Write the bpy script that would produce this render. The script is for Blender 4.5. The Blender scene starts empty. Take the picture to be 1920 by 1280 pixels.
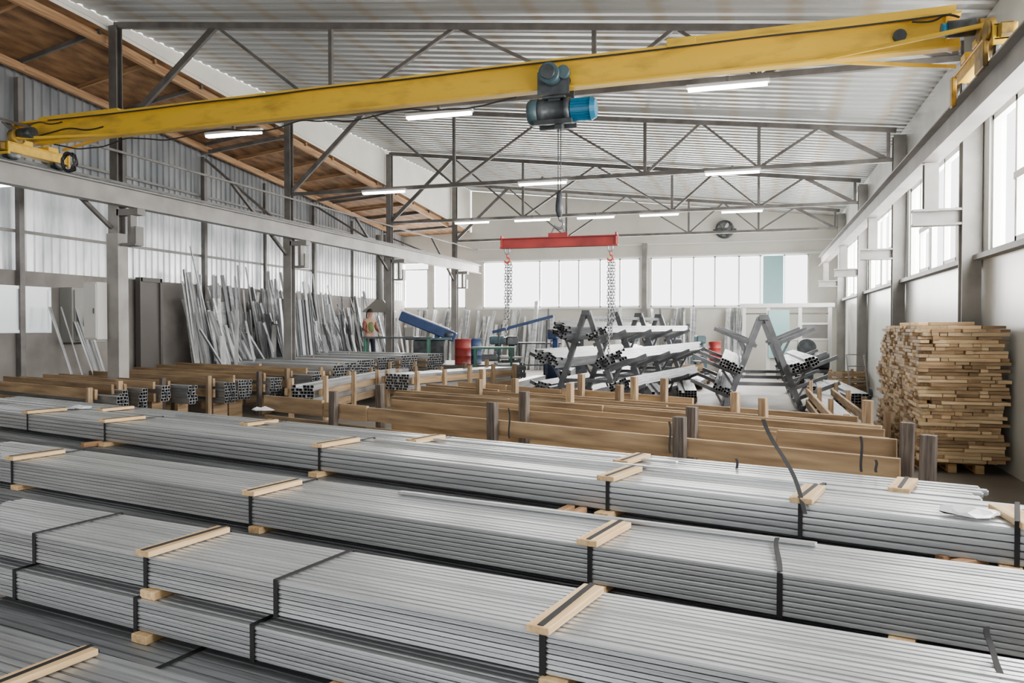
import bpy, bmesh, math, random
from mathutils import Matrix, Vector
random.seed(7)
scene=bpy.context.scene
COL=scene.collection
H=1.8; F=1480.0
TH=math.radians(17.3); PT=math.radians(1.08)
cT,sT=math.cos(TH),math.sin(TH)
# ---------------------------------------------------------------- camera
cd=bpy.data.cameras.new('camera'); cam=bpy.data.objects.new('camera',cd); COL.objects.link(cam)
cam.location=(0,0,H); cam.rotation_euler=(math.pi/2-PT,0,TH)
cd.sensor_width=36; cd.lens=F/1920*36; cd.clip_start=0.05; cd.clip_end=300
scene.camera=cam
RM=cam.rotation_euler.to_matrix()
def U(px,py,z):
    d=RM@Vector(((px-960)/F,-(py-640)/F,-1)); t=(z-H)/d.z
    return Vector((0,0,H))+d*t
def XA(px,Y):
    r=(px-960)/F
    return (Y*cT*r-Y*sT)/(cT+sT*r)
def C(px,fwd,z=0):
    rt=(px-960)/F*fwd
    return Vector((rt*cT-fwd*sT, rt*sT+fwd*cT, z))
def ZY(py,fwd):   # height for image row at forward depth
    return H+(612-py)/F*fwd
# ---------------------------------------------------------------- materials
MATS={}
def mat(name,col,rough=.5,metal=0.,col2=None,scale=4.,stretch=(1,1,1),bump=0.,detail=4,emit=None,es=0,fac=(.35,.65),var=(.82,1.16)):
    if name in MATS: return MATS[name]
    m=bpy.data.materials.new(name); m.use_nodes=True; nt=m.node_tree; b=nt.nodes['Principled BSDF']
    b.inputs['Base Color'].default_value=(*col,1); b.inputs['Roughness'].default_value=rough; b.inputs['Metallic'].default_value=metal
    if emit: 
        b.inputs['Emission Color'].default_value=(*emit,1); b.inputs['Emission Strength'].default_value=es
    if col2 is not None or bump:
        tc=nt.nodes.new('ShaderNodeTexCoord'); mp=nt.nodes.new('ShaderNodeMapping'); nz=nt.nodes.new('ShaderNodeTexNoise')
        oi=nt.nodes.new('ShaderNodeObjectInfo'); ad=nt.nodes.new('ShaderNodeVectorMath'); ad.operation='ADD'
        ml=nt.nodes.new('ShaderNodeMath'); ml.operation='MULTIPLY'; ml.inputs[1].default_value=37.
        nt.links.new(oi.outputs['Random'],ml.inputs[0]); nt.links.new(tc.outputs['Object'],mp.inputs[0])
        nt.links.new(mp.outputs[0],ad.inputs[0]); nt.links.new(ml.outputs[0],ad.inputs[1])
        mp.inputs['Scale'].default_value=stretch; nz.inputs['Scale'].default_value=scale; nz.inputs['Detail'].default_value=detail
        nt.links.new(ad.outputs[0],nz.inputs['Vector'])
        if col2 is not None:
            cr=nt.nodes.new('ShaderNodeValToRGB'); cr.color_ramp.elements[0].position=fac[0]; cr.color_ramp.elements[1].position=fac[1]
            cr.color_ramp.elements[0].color=(*col,1); cr.color_ramp.elements[1].color=(*col2,1)
            nt.links.new(nz.outputs['Fac'],cr.inputs[0])
            hs=nt.nodes.new('ShaderNodeHueSaturation'); mr=nt.nodes.new('ShaderNodeMapRange')
            mr.inputs['To Min'].default_value=var[0]; mr.inputs['To Max'].default_value=var[1]
            nt.links.new(oi.outputs['Random'],mr.inputs['Value']); nt.links.new(mr.outputs[0],hs.inputs['Value'])
            nt.links.new(cr.outputs[0],hs.inputs['Color']); nt.links.new(hs.outputs[0],b.inputs['Base Color'])
        if bump:
            bp=nt.nodes.new('ShaderNodeBump'); bp.inputs['Strength'].default_value=bump; bp.inputs['Distance'].default_value=.01
            nt.links.new(nz.outputs['Fac'],bp.inputs['Height']); nt.links.new(bp.outputs[0],b.inputs['Normal'])
    MATS[name]=m; return m
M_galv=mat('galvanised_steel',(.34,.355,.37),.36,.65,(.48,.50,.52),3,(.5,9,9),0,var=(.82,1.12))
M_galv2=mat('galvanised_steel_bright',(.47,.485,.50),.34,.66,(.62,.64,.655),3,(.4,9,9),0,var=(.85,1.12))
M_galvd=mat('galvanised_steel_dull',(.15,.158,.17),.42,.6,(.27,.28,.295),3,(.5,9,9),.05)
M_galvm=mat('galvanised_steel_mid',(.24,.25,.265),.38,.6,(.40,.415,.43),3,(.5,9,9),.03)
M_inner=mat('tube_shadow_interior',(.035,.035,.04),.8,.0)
M_lean=mat('pale_steel_profile',(.46,.48,.495),.4,.3,(.76,.78,.80),2,(1,5,5),var=(.65,1.15))
M_leand=mat('grey_steel_profile',(.20,.21,.22),.42,.4,(.35,.36,.375),2,(1,5,5),var=(.6,1.15))
M_wood=mat('fresh_pine',(.56,.35,.16),.65,0,(.76,.54,.29),3,(.8,14,14),.15)
M_woodt=mat('tan_plank_wood',(.22,.14,.075),.78,0,(.50,.345,.19),2.0,(.7,7,7),.3,9,fac=(.3,.7),var=(.6,1.2))
M_woodd=mat('weathered_grey_wood',(.06,.047,.04),.85,0,(.17,.135,.11),4,(10,10,.8),.25)
M_woodp=mat('tan_post_wood',(.26,.175,.105),.8,0,(.52,.37,.22),4,(10,10,.8),.2,var=(.5,1.2))
M_strap=mat('black_strap',(.008,.008,.010),.75)
M_paint=mat('grey_brown_steel_paint',(.088,.082,.077),.5,.1,(.15,.14,.132),3)
M_beam=mat('pale_grey_beam_paint',(.25,.24,.225),.5,.1,(.35,.335,.32),2,(1,1,1))
M_col=mat('grey_column_paint',(.18,.175,.165),.55,.1,(.27,.26,.25),2)
M_yel=mat('yellow_crane_paint',(.76,.47,.025),.45,0,(.38,.23,.03),2.6,(.8,2.5,2.5),0,7,fac=(.5,.8),var=(.95,1.02))
M_yeld=mat('dirty_yellow_paint',(.45,.27,.03),.5,.2,(.12,.08,.03),7)
M_red=mat('red_paint',(.38,.035,.03),.5,0,(.22,.02,.02),4)
M_dark=mat('dark_machine_metal',(.04,.045,.05),.4,.4,(.09,.10,.11),6)
M_teal=mat('teal_grey_machine_paint',(.05,.10,.12),.4,.1,(.09,.15,.17),6)
M_blue=mat('blue_motor_paint',(.01,.18,.33),.35,.1,(.01,.13,.24),5)
M_sblue=mat('blue_machine_paint',(.012,.032,.10),.5,0,(.02,.05,.15),4)
M_green=mat('green_bench_paint',(.03,.13,.09),.5,0,(.05,.18,.13),4)
M_cable=mat('black_rubber',(.02,.02,.02),.6)
M_chrome=mat('worn_chain_steel',(.30,.31,.33),.35,.9)
M_white=mat('white_frame_paint',(.78,.78,.77),.5)
M_cream=mat('cream_wall_panel',(.66,.64,.58),.5,0,(.75,.73,.67),.8)
M_rw=mat('pale_sheet_wall',(.54,.55,.52),.3,0,(.66,.67,.64),1.2)
M_plast=mat('grey_plaster',(.18,.165,.155),.85,0,(.26,.24,.225),1.5,bump=.1)
M_tealg=mat('pale_teal_glass',(.36,.62,.62),.2)
M_lamp=mat('fluorescent_tube',(1,1,1),.4,emit=(1,.98,.94),es=22)
M_lampb=mat('lamp_housing_white',(.75,.75,.75),.5)
M_film=mat('plastic_film',(.75,.77,.8),.2)
M_osb=mat('brown_board_roof',(.10,.048,.02),.85,0,(.34,.18,.075),2.2,(2.2,.7,1),.3,10,fac=(.3,.72))
M_rafter=mat('rafter_timber',(.24,.12,.05),.7,0,(.42,.25,.12),3,(.5,8,8))
M_skin=mat('skin',(.50,.28,.2),.6); M_vest=mat('green_yellow_vest',(.12,.17,.05),.7); M_or=mat('orange_workwear',(.24,.08,.045),.7)
M_navy=mat('dark_workwear',(.02,.025,.04),.8); M_hair=mat('dark_hair',(.02,.015,.01),.8)
M_elec=mat('grey_cabinet_paint',(.25,.25,.23),.5); M_elecw=mat('white_cabinet_paint',(.66,.65,.62),.5)
def corr_mat(name,c1,c2,trans):
    m=bpy.data.materials.new(name); m.use_nodes=True; nt=m.node_tree; b=nt.nodes['Principled BSDF']; out=nt.nodes['Material Output']
    tc=nt.nodes.new('ShaderNodeTexCoord'); mp=nt.nodes.new('ShaderNodeMapping'); nz=nt.nodes.new('ShaderNodeTexNoise'); cr=nt.nodes.new('ShaderNodeValToRGB')
    mp.inputs['Scale'].default_value=(1,1.2,.35); nz.inputs['Scale'].default_value=1.6; nz.inputs['Detail'].default_value=5
    cr.color_ramp.elements[0].position=.35; cr.color_ramp.elements[1].position=.65
    cr.color_ramp.elements[0].color=(*c1,1); cr.color_ramp.elements[1].color=(*c2,1)
    nt.links.new(tc.outputs['Object'],mp.inputs[0]); nt.links.new(mp.outputs[0],nz.inputs['Vector']); nt.links.new(nz.outputs['Fac'],cr.inputs[0]); nt.links.new(cr.outputs[0],b.inputs['Base Color'])
    b.inputs['Roughness'].default_value=.28; b.inputs['Metallic'].default_value=.4
    if trans:
        t=nt.nodes.new('ShaderNodeBsdfTranslucent'); nt.links.new(cr.outputs[0],t.inputs[0]); mx=nt.nodes.new('ShaderNodeMixShader'); mx.inputs[0].default_value=trans
        nt.links.new(b.outputs[0],mx.inputs[1]); nt.links.new(t.outputs[0],mx.inputs[2]); nt.links.new(mx.outputs[0],out.inputs[0])
    return m
M_trl=corr_mat('translucent_corrugated_sheet',(.34,.36,.37),(.74,.76,.76),.17)
M_cor=corr_mat('grey_corrugated_sheet',(.22,.24,.26),(.36,.38,.40),0)
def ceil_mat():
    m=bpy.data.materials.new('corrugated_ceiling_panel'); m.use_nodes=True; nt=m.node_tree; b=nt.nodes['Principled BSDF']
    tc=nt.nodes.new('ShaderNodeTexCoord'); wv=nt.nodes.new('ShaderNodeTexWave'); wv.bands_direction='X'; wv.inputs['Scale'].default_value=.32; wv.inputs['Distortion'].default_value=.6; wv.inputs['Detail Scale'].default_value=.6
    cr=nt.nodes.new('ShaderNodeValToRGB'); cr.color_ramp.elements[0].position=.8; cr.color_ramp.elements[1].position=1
    cr.color_ramp.elements[0].color=(.49,.505,.50,1); cr.color_ramp.elements[1].color=(.46,.42,.35,1)  # tan streaks are reflections painted into the panel colour
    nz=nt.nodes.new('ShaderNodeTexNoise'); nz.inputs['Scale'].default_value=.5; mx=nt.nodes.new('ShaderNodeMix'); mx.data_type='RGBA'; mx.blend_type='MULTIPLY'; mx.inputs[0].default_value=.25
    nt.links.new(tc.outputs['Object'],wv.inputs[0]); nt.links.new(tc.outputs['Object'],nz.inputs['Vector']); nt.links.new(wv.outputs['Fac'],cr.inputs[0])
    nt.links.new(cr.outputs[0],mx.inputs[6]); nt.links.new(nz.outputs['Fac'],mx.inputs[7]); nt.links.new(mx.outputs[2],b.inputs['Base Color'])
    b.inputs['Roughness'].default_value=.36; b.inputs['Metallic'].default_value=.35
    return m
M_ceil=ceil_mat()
M_floor=mat('concrete_floor',(.12,.105,.09),.5,0,(.215,.195,.17),.6,bump=.05,detail=8)
# ---------------------------------------------------------------- object helpers
W={}
def T(x,y,z): return Matrix.Translation((x,y,z))
def RZ(a): return Matrix.Rotation(a,4,'Z')
def RX(a): return Matrix.Rotation(a,4,'X')
def RY(a): return Matrix.Rotation(a,4,'Y')
def add(name,me,M,parent=None,m=None):
    o=bpy.data.objects.new(name,me); COL.objects.link(o)
    if m is not None and me is not None and len(me.materials)==0: me.materials.append(m)
    o.matrix_basis=M; W[o]=M.copy()
    if parent is not None:
        o.parent=parent; o.matrix_parent_inverse=W[parent].inverted()
    return o
def top(name,M,label,cat,group=None,me=None,m=None,kind=None):
    o=add(name,me,M,None,m); o['label']=label; o['category']=cat
    if group: o['group']=group
    if kind: o['kind']=kind
    return o
def tag(o,label,cat,group=None,kind=None):
    o['label']=label; o['category']=cat
    if group:o['group']=group
    if kind:o['kind']=kind
    return o
BC={}
def bmbox(bm,c,s,R=None):
    vs=[]
    for sx in(-.5,.5):
        for sy in(-.5,.5):
            for sz in(-.5,.5):
                v=Vector((s[0]*sx,s[1]*sy,s[2]*sz))
                if R is not None: v=R@v
                vs.append(bm.verts.new(v+Vector(c)))
    for f in((0,1,3,2),(4,6,7,5),(0,4,5,1),(2,3,7,6),(0,2,6,4),(1,5,7,3)): bm.faces.new([vs[i] for i in f])
    return vs
def fin(bm,name,bev=0,smooth=False,seg=1):
    bmesh.ops.recalc_face_normals(bm,faces=bm.faces)
    if bev: bmesh.ops.bevel(bm,geom=list(bm.edges),offset=bev,segments=seg,affect='EDGES')
    me=bpy.data.meshes.new(name); bm.to_mesh(me); bm.free()
    if smooth:
        for p in me.polygons:p.use_smooth=True
    return me
def boxm(s,bev,m,seg=1):
    k=('b',tuple(round(x,4) for x in s),bev,m.name,seg)
    if k not in BC:
        bm=bmesh.new(); bmbox(bm,(0,0,0),s); me=fin(bm,'box',bev,seg=seg); me.materials.append(m); BC[k]=me
    return BC[k]
def box(name,s,M,m,parent=None,bev=.004): return add(name,boxm(s,bev,m),M,parent)
def multi(boxes,name,m,bev=0):
    bm=bmesh.new()
    for b in boxes: bmbox(bm,*b)
    me=fin(bm,name,bev); me.materials.append(m); return me
def cylm(r,L,m,seg=20,axis='Z',r2=None,bev=0,smooth=True):
    k=('c',round(r,4),round(L,4),m.name,seg,axis,r2)
    if k in BC: return BC[k]
    bm=bmesh.new(); bmesh.ops.create_cone(bm,cap_ends=True,segments=seg,radius1=r,radius2=r if r2 is None else r2,depth=L)
    if axis=='X': bmesh.ops.rotate(bm,verts=bm.verts,cent=(0,0,0),matrix=Matrix.Rotation(math.pi/2,3,'Y'))
    if axis=='Y': bmesh.ops.rotate(bm,verts=bm.verts,cent=(0,0,0),matrix=Matrix.Rotation(math.pi/2,3,'X'))
    me=fin(bm,'cyl')
    if smooth:
        for p in me.polygons: p.use_smooth=len(p.vertices)==4
    me.materials.append(m); BC[k]=me; return me
def cyl(name,r,L,M,m,parent=None,seg=20,axis='Z',r2=None): return add(name,cylm(r,L,m,seg,axis,r2),M,parent)
def dirM(p,q,up='Z'):
    p=Vector(p);q=Vector(q); d=q-p
    if abs(d.normalized().z)>.999: R=Matrix.Rotation(-math.pi/2,4,'Y') 
    else: R=d.to_track_quat('X','Z').to_matrix().to_4x4()
    return Matrix.Translation((p+q)/2)@R, d.length
def beam(name,p,q,w,h,m,parent=None,bev=.003):
    M,L=dirM(p,q); return box(name,(L,w,h),M,m,parent,bev)
def ibeam_me(L,w,h,m,tf=.02,tw=.015):
    return multi([((0,0,h/2-tf/2),(L,w,tf)),((0,0,-h/2+tf/2),(L,w,tf)),((0,0,0),(L,tw,h-2*tf))],'i_beam',m)
def tube_curve(name,pts,r,m,parent=None,cyc=False):
    cu=bpy.data.curves.new(name,'CURVE'); cu.dimensions='3D'; s=cu.splines.new('NURBS' if len(pts)>3 else 'POLY'); s.points.add(len(pts)-1)
    for i,p in enumerate(pts): s.points[i].co=(*p,1)
    if len(pts)>3: s.order_u=3; s.use_endpoint_u=True
    s.use_cyclic_u=cyc
    cu.bevel_depth=r; cu.bevel_resolution=2; cu.resolution_u=6
    o=bpy.data.objects.new('tmp',cu); COL.objects.link(o)
    dg=bpy.context.evaluated_depsgraph_get(); me=bpy.data.meshes.new_from_object(o.evaluated_get(dg)); bpy.data.objects.remove(o)
    me.materials.clear(); me.materials.append(m)
    for p_ in me.polygons:p_.use_smooth=True
    return add(name,me,Matrix.Identity(4),parent)
def lathe_me(prof,m,seg=28):
    bm=bmesh.new(); rings=[]
    for r,z in prof:
        rings.append([bm.verts.new((r*math.cos(2*math.pi*i/seg),r*math.sin(2*math.pi*i/seg),z)) for i in range(seg)])
    for a,b in zip(rings,rings[1:]):
        for i in range(seg): bm.faces.new((a[i],a[(i+1)%seg],b[(i+1)%seg],b[i]))
    bm.faces.new(rings[0]); bm.faces.new(rings[-1])
    me=fin(bm,'lathe',smooth=True); me.materials.append(m); return me
# ================================================================ SETTING
YB=32.6; YF=-3.5; XR=2.95; XC=-11.9
def zr(x): return 7.62+(x-XC)*(-1.7/14.6)
def xl(y): return -14.2-(y-4)*.0385
def struct(name,me,M=None,label=None):
    o=add(name,me,M or Matrix.Identity(4)); o['kind']='structure'
    if label:o['label']=label
    return o
def quadmesh(vs,fs,m,name='q'):
    me=bpy.data.meshes.new(name); me.from_pydata(vs,[],fs); me.materials.append(m); me.update(); return me
struct('floor',multi([((-6.3,14.5,-.1),(19,37,.2))],'floor',M_floor),label='dusty grey concrete workshop floor')
def corrugated_x(x0,z0,x1,z1,y0,y1,per,dep,m):
    vs=[];fs=[];prof=[]
    y=y0
    while y<y1:
        prof+= [(y,0),(y+per*.4,0),(y+per*.5,dep),(y+per*.9,dep)]; y+=per
    for (yy,dz) in prof: vs+=[(x0,yy,z0+dz),(x1,yy,z1+dz)]
    for i in range(len(prof)-1): fs.append((2*i,2*i+1,2*i+3,2*i+2))
    return quadmesh(vs,fs,m)
struct('ceiling',corrugated_x(XC-.15,zr(XC-.15)+.12,XR+.2,zr(XR+.2)+.12,YF,YB+.1,.3,.03,M_ceil),label='pale corrugated metal ceiling panels with painted tan reflection streaks')
def zin(y): return min(H+5.75-(y-12)*.0786,7.72)
def zout(y): return H+5.5-(y-10)*.065
vs=[];fs=[]
ys=[YF,4,8,12,16,20,24,28,YB]
for y in ys: vs+=[(XC-.15,y,zin(y)),(xl(y)-.1,y,zout(y))]
n0=len(vs)
for y in ys: vs+=[(XC-.15,y,zin(y)+.08),(xl(y)-.1,y,zout(y)+.08)]
for i in range(len(ys)-1):
    fs.append((2*i,2*i+1,2*i+3,2*i+2)); fs.append((n0+2*i,n0+2*i+2,n0+2*i+3,n0+2*i+1))
struct('ceiling',quadmesh(vs,fs,M_osb),label='brown weathered board ceiling of the side bay')
vs=[];fs=[]
for y in ys: vs+=[(XC-.16,y,zin(y)),(XC-.16,y,zr(XC)+.15)]
for i in range(len(ys)-1): fs.append((2*i,2*i+1,2*i+3,2*i+2))
struct('trim_1',quadmesh(vs,fs,M_cream),label='cream fascia panel strip under the main roof')
def corrugated_v(y0,y1,zf0,zf1,per,dep,m):
    vs=[];fs=[];prof=[];y=y0
    while y<y1:
        prof+=[(y,0),(y+per*.45,0),(y+per*.55,dep),(y+per*.9,dep)]; y+=per
    for yy,dx in prof: vs+=[(xl(yy)+dx,yy,zf0(yy)),(xl(yy)+dx,yy,zf1(yy))]
    for i in range(len(prof)-1): fs.append((2*i,2*i+1,2*i+3,2*i+2))
    return quadmesh(vs,fs,m)
struct('wall_left',corrugated_v(YF,YB,lambda y:2.95,lambda y:4.75,.22,.03,M_trl),label='translucent corrugated wall sheet glowing with daylight')
struct('wall_left',corrugated_v(YF,YB,lambda y:4.75,lambda y:zout(y),.22,.035,M_cor),label='grey corrugated metal upper wall cladding')
vs=[(xl(YF)+.08,YF,0),(xl(YB)+.08,YB,0),(xl(YB)+.08,YB,2.95),(xl(YF)+.08,YF,2.95),(xl(YF)-.15,YF,0),(xl(YB)-.15,YB,0),(xl(YB)-.15,YB,2.95),(xl(YF)-.15,YF,2.95)]
struct('wall_left',quadmesh(vs,[(0,1,2,3),(7,6,5,4),(3,2,6,7),(0,3,7,4),(1,5,6,2)],M_plast),label='grey plastered masonry lower wall')
struct('wall_front_light_block',multi([((-11.8,YF-.1,3.9),(5.2,.2,7.8)),((.5,YF-.1,3.9),(5.3,.2,7.8)),((-5.7,YF-.1,6.0),(7.2,.2,3.6))],'wf',M_rw),label='pale unseen end wall added to block sky, opening left for fill light')  # added behind the camera to block sky light; opening sized for fill
# back wall
zs,zt=2.6,4.62
bx=[]
xw=[(XA(905,YB),XA(1200,YB)),(XA(1219,YB),XA(1516,YB))]
wl=[(XA(757,YB),XA(803,YB)),(XA(812,YB),XA(874,YB))]
def rng(x0,x1,z0,z1,th=.2): return (((x0+x1)/2,YB+th/2,(z0+z1)/2),(x1-x0,th,z1-z0))
x0=xl(YB)-.2
bx.append(rng(x0,XR+.2,0,zs))
cuts=[x0]+[v for p in wl for v in p]+[v for p in xw for v in p]+[XR+.2]
for i in range(0,len(cuts),2): bx.append(rng(cuts[i],cuts[i+1],zs,zt))
bm=bmesh.new()
for b in bx: bmbox(bm,*b)
def prism(bm,x0,x1,z0,za,zb,y,th):
    v=[bm.verts.new(c) for c in((x0,y,z0),(x1,y,z0),(x1,y,zb),(x0,y,za),(x0,y+th,z0),(x1,y+th,z0),(x1,y+th,zb),(x0,y+th,za))]
    for f in((0,1,2,3),(7,6,5,4),(0,4,5,1),(3,2,6,7),(0,3,7,4),(1,5,6,2)): bm.faces.new([v[i] for i in f])
prism(bm,XC-.1,XR+.2,zt,zr(XC)+.1,zr(XR)+.1,YB,.2)
prism(bm,x0,XC-.1,zt,zout(YB),zin(YB),YB,.2)
me=fin(bm,'wall_back'); me.materials.append(M_cream); struct('wall_back',me,label='cream panelled gable wall')
# right wall
wy=[(1.0,5.9),(6.9,12.05),(12.85,17.95),(18.75,23.95),(24.75,29.95)]
rz0,rz1=2.78,4.62
LY=YB-YF; MY=(YB+YF)/2
bx=[(((XR+.1),MY,rz0/2),(.2,LY,rz0))]
cy=[YF]+[v for p in wy for v in p]+[YB]
for i in range(0,len(cy),2): bx.append(((XR+.1,(cy[i]+cy[i+1])/2,(rz0+rz1)/2),(.2,cy[i+1]-cy[i],rz1-rz0)))
bx.append(((XR+.1,MY,(rz1+zr(XR)+.12)/2),(.2,LY,zr(XR)+.12-rz1)))
struct('wall_right',multi(bx,'wall_right',M_rw),label='pale sheet-covered side wall with tall windows')
struct('trim_2',multi([((XR-.06,YB/2,rz0-.03),(.14,YB-.2,.07))],'sill',M_col),label='grey steel sill rail under side windows')
struct('trim_3',multi([((-4.5,YB-.05,zs-.03),(14.6,.12,.07)),((-4.5,YB-.03,zt+.04),(14.6,.06,.08)),((-4.5,YB-.03,5.15),(14.6,.05,.05))],'rail',M_white),label='white sill and head rails of the end windows')
wn=[0]
def window_x(x0,x1,z0,z1,muls,lab='white framed window glowing with daylight'):
    wn[0]+=1; t=.06; y=YB+.06
    b=[(((x0+x1)/2,y,z0+t/2),(x1-x0,.08,t)),(((x0+x1)/2,y,z1-t/2),(x1-x0,.08,t)),((x0+t/2,y,(z0+z1)/2),(t,.08,z1-z0)),((x1-t/2,y,(z0+z1)/2),(t,.08,z1-z0))]
    for m_ in muls: b.append(((m_,y,(z0+z1)/2),(t,.08,z1-z0)))
    struct('window_%d'%wn[0],multi(b,'window',M_white),label=lab)
window_x(*xw[0],zs,zt,[XA(p,YB) for p in(952,1012,1048,1085,1125,1162)])
window_x(*xw[1],zs,zt,[XA(p,YB) for p in(1258,1300,1340,1385,1425,1470)])
window_x(*wl[0],zs,zt-.25,[])
window_x(*wl[1],zs,zt,[XA(842,YB)])
for (a,b_) in wy:
    wn[0]+=1; x=XR+.08; t=.07; h=rz1-rz0; zc=(rz0+rz1)/2
    bb=[((x,(a+b_)/2,rz0+t/2),(.09,b_-a,t)),((x,(a+b_)/2,rz1-t/2),(.09,b_-a,t)),((x,a+t/2,zc),(.09,t,h)),((x,b_-t/2,zc),(.09,t,h))]
    n=5
    for i in range(1,n): bb.append(((x,a+(b_-a)*i/n,zc),(.09,t,h)))
    w_=(b_-a)/n
    for k in(1,3):
        ya=a+w_*k; zz=rz0+.85
        bb+=[((x-.02,ya+w_/2,zz),(.1,w_,.09)),((x-.03,ya+.08,rz0+.45),(.07,.07,.85)),((x-.03,ya+w_-.08,rz0+.45),(.07,.07,.85)),((x-.03,ya+w_/2,rz0+.08),(.07,w_-.1,.07))]
    struct('window_%d'%wn[0],multi(bb,'window',M_white),label='tall white framed side window with opening sash')
def arealight(x,y,z,sx,sy,rot,e,col=(1,1,1)):
    l=bpy.data.lights.new('daylight','AREA'); l.shape='RECTANGLE'; l.size=sx; l.size_y=sy; l.energy=e; l.color=col
    o=bpy.data.objects.new('daylight',l); COL.objects.link(o); o.location=(x,y,z); o.rotation_euler=rot
WE=92
for a,b_ in xw+wl: arealight((a+b_)/2,YB+.19,(zs+zt)/2,b_-a,zt-zs,(-math.pi/2,0,0),WE*(b_-a)*(zt-zs),(1,.975,.93))
for a,b_ in wy: arealight(XR+.22,(a+b_)/2,(rz0+rz1)/2,rz1-rz0,b_-a,(0,math.pi/2,0),WE*(b_-a)*(rz1-rz0),(1,.975,.93))
wn[0]+=1
bm=bmesh.new()
for c,s in [((0,0,.45),(.08,2.5,.06)),((0,0,-.45),(.08,2.5,.06)),((0,-1.22,0),(.08,.06,.95)),((0,1.22,0),(.08,.06,.95)),((0,0,0),(.03,2.4,.88))]: bmbox(bm,c,s)
me=fin(bm,'w'); me.materials.append(mat('bright_pane',(.7,.74,.78),.2,emit=(.85,.9,.95),es=.35))
struct('window_%d'%wn[0],me,T(xl(11.85)+.14,11.85,2.15),'white framed glazed window in plaster wall')
M_gr=mat('exterior_ground',(.45,.45,.44),.9,0,(.55,.55,.54),.2)
struct('floor',multi([((0,70,-.3),(160,70,.2)),((55,10,-.3),(100,120,.2))],'ground',M_gr),label='pale yard ground outside the windows')
# columns
TY=[12.4,18.3,24.3,30.3]
for i,Y in enumerate(TY):
    c=top('steel_column',T(XC,Y,0),'grey painted steel column carrying crane beam and roof truss','column','hall columns',me=multi([((0,.09,2.15),(.24,.02,4.3)),((0,-.09,2.15),(.24,.02,4.3)),((0,0,2.15),(.018,.17,4.3))],'col',M_col))
    add('upper_shaft',multi([((0,.07,5.95),(.18,.02,3.3)),((0,-.07,5.95),(.18,.02,3.3)),((0,0,5.95),(.015,.13,3.3))],'cu',M_paint),W[c],c)
    add('bracket',multi([((.33,0,4.0),(.5,.2,.12)),((.36,0,3.68),(.08,.16,.6)),((.36,0,3.38),(.34,.22,.05)),((.52,0,3.55),(.04,.2,.34))],'bracket',M_col),W[c],c)
    if i<1: box('base_casing',(.28,.26,3.6),T(XC+.0,Y,1.8),M_beam,c)
for Y in TY+[6.4]:
    c=top('steel_column',T(XR-.14,Y,0),'grey steel column against windowed side wall','column','hall columns',me=multi([((-.0,.1,2.9),(.24,.02,5.8)),((0,-.1,2.9),(.24,.02,5.8)),((0,0,2.9),(.02,.2,5.8))],'colr',M_col))
    add('bracket',multi([((-.36,0,1.65+H-.02),(.75,.2,.03)),((-.36,0,1.65+H-.22),(.75,.2,.03)),((-.36,0,1.65+H-.12),(.75,.02,.2)),((-.5,.07,3.75),(.18,.02,.68)),((-.5,-.07,3.75),(.18,.02,.68)),((-.5,0,3.75),(.02,.14,.68))],'br',M_col),W[c],c)
for X in(-11.6,2.3):
    Y0,Y1=1.5,32.4
    o=top('crane_runway_beam',T(X,(Y0+Y1)/2,H+2.3+.18)@RZ(math.pi/2),'pale grey steel runway beam carrying the bridge crane','beam','crane runway beams',me=ibeam_me(Y1-Y0,.22,.36,M_beam))
    add('rail',multi([((0,0,.205),(Y1-Y0,.05,.05))],'rail',M_dark),W[o],o)
BZ0=H+3.5
for ti,Y in enumerate(TY):
    BZ=BZ0+(.22 if ti==0 else 0)
    e=top('roof_truss',T(0,Y,BZ),'grey-brown painted steel roof truss with web braces','roof truss','roof trusses')
    beam('top_chord',(XC,Y,zr(XC)),(2.75,Y,zr(2.75)),.1,.11,M_paint,e)
    beam('bottom_chord',(XC,Y,BZ),(2.75,Y,BZ),.09,.09,M_paint,e)
    bn=[XC,-7.2,-2.5,0,2.6]; tn=[-9.6,-4.85,-1.25,1.25]
    for x in bn[1:]: beam('post',(x,Y,BZ),(x,Y,zr(x)),.07,.07,M_paint,e)
    for i,t in enumerate(tn):
        beam('web_brace',(bn[i],Y+.01,BZ),(t,Y+.01,zr(t)),.07,.06 if i else .12,M_paint,e)
        beam('web_brace',(bn[i+1],Y+.01,BZ),(t,Y+.01,zr(t)),.06,.05,M_paint,e)
    beam('end_brace',(2.6,Y,BZ),(1.25,Y,zr(1.25)),.06,.1,M_paint,e)
    if ti:
        o=beam('side_bay_beam',(XC,Y,zin(Y)-.2),(xl(Y)+.1,Y,zout(Y)-.2),.08,.1,M_paint); tag(o,'dark steel beam under brown side bay roof','beam','side bay beams')
        o=beam('side_bay_brace',(XC-.12,Y,BZ-.9),(xl(Y)+.2,Y,zout(Y)-.35),.06,.06,M_paint); tag(o,'diagonal dark steel brace in side bay','brace','side bay braces')
    o=box('side_wall_post',(.12,.12,zout(Y)-.3),T(xl(Y)+.17,Y,(zout(Y)-.3)/2),M_paint); tag(o,'dark steel post against corrugated wall','post','side wall posts')
BZ=BZ0
for Y in(15.3,21.3,27.3):
    o=box('side_wall_post',(.09,.08,zout(Y)-.3),T(xl(Y)+.15,Y,(zout(Y)-.3)/2),M_paint); tag(o,'dark steel post against corrugated wall','post','side wall posts')
def T1(o,l,c,g=None): return tag(o,l,c,g)
for z in(3.75,5.4):
    T1(beam('wall_girt',(xl(3)+.09,3,z),(xl(YB-.2)+.09,YB-.2,z),.04,.06,M_col),'thin steel girt rail on corrugated wall','rail','wall girts')
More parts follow.
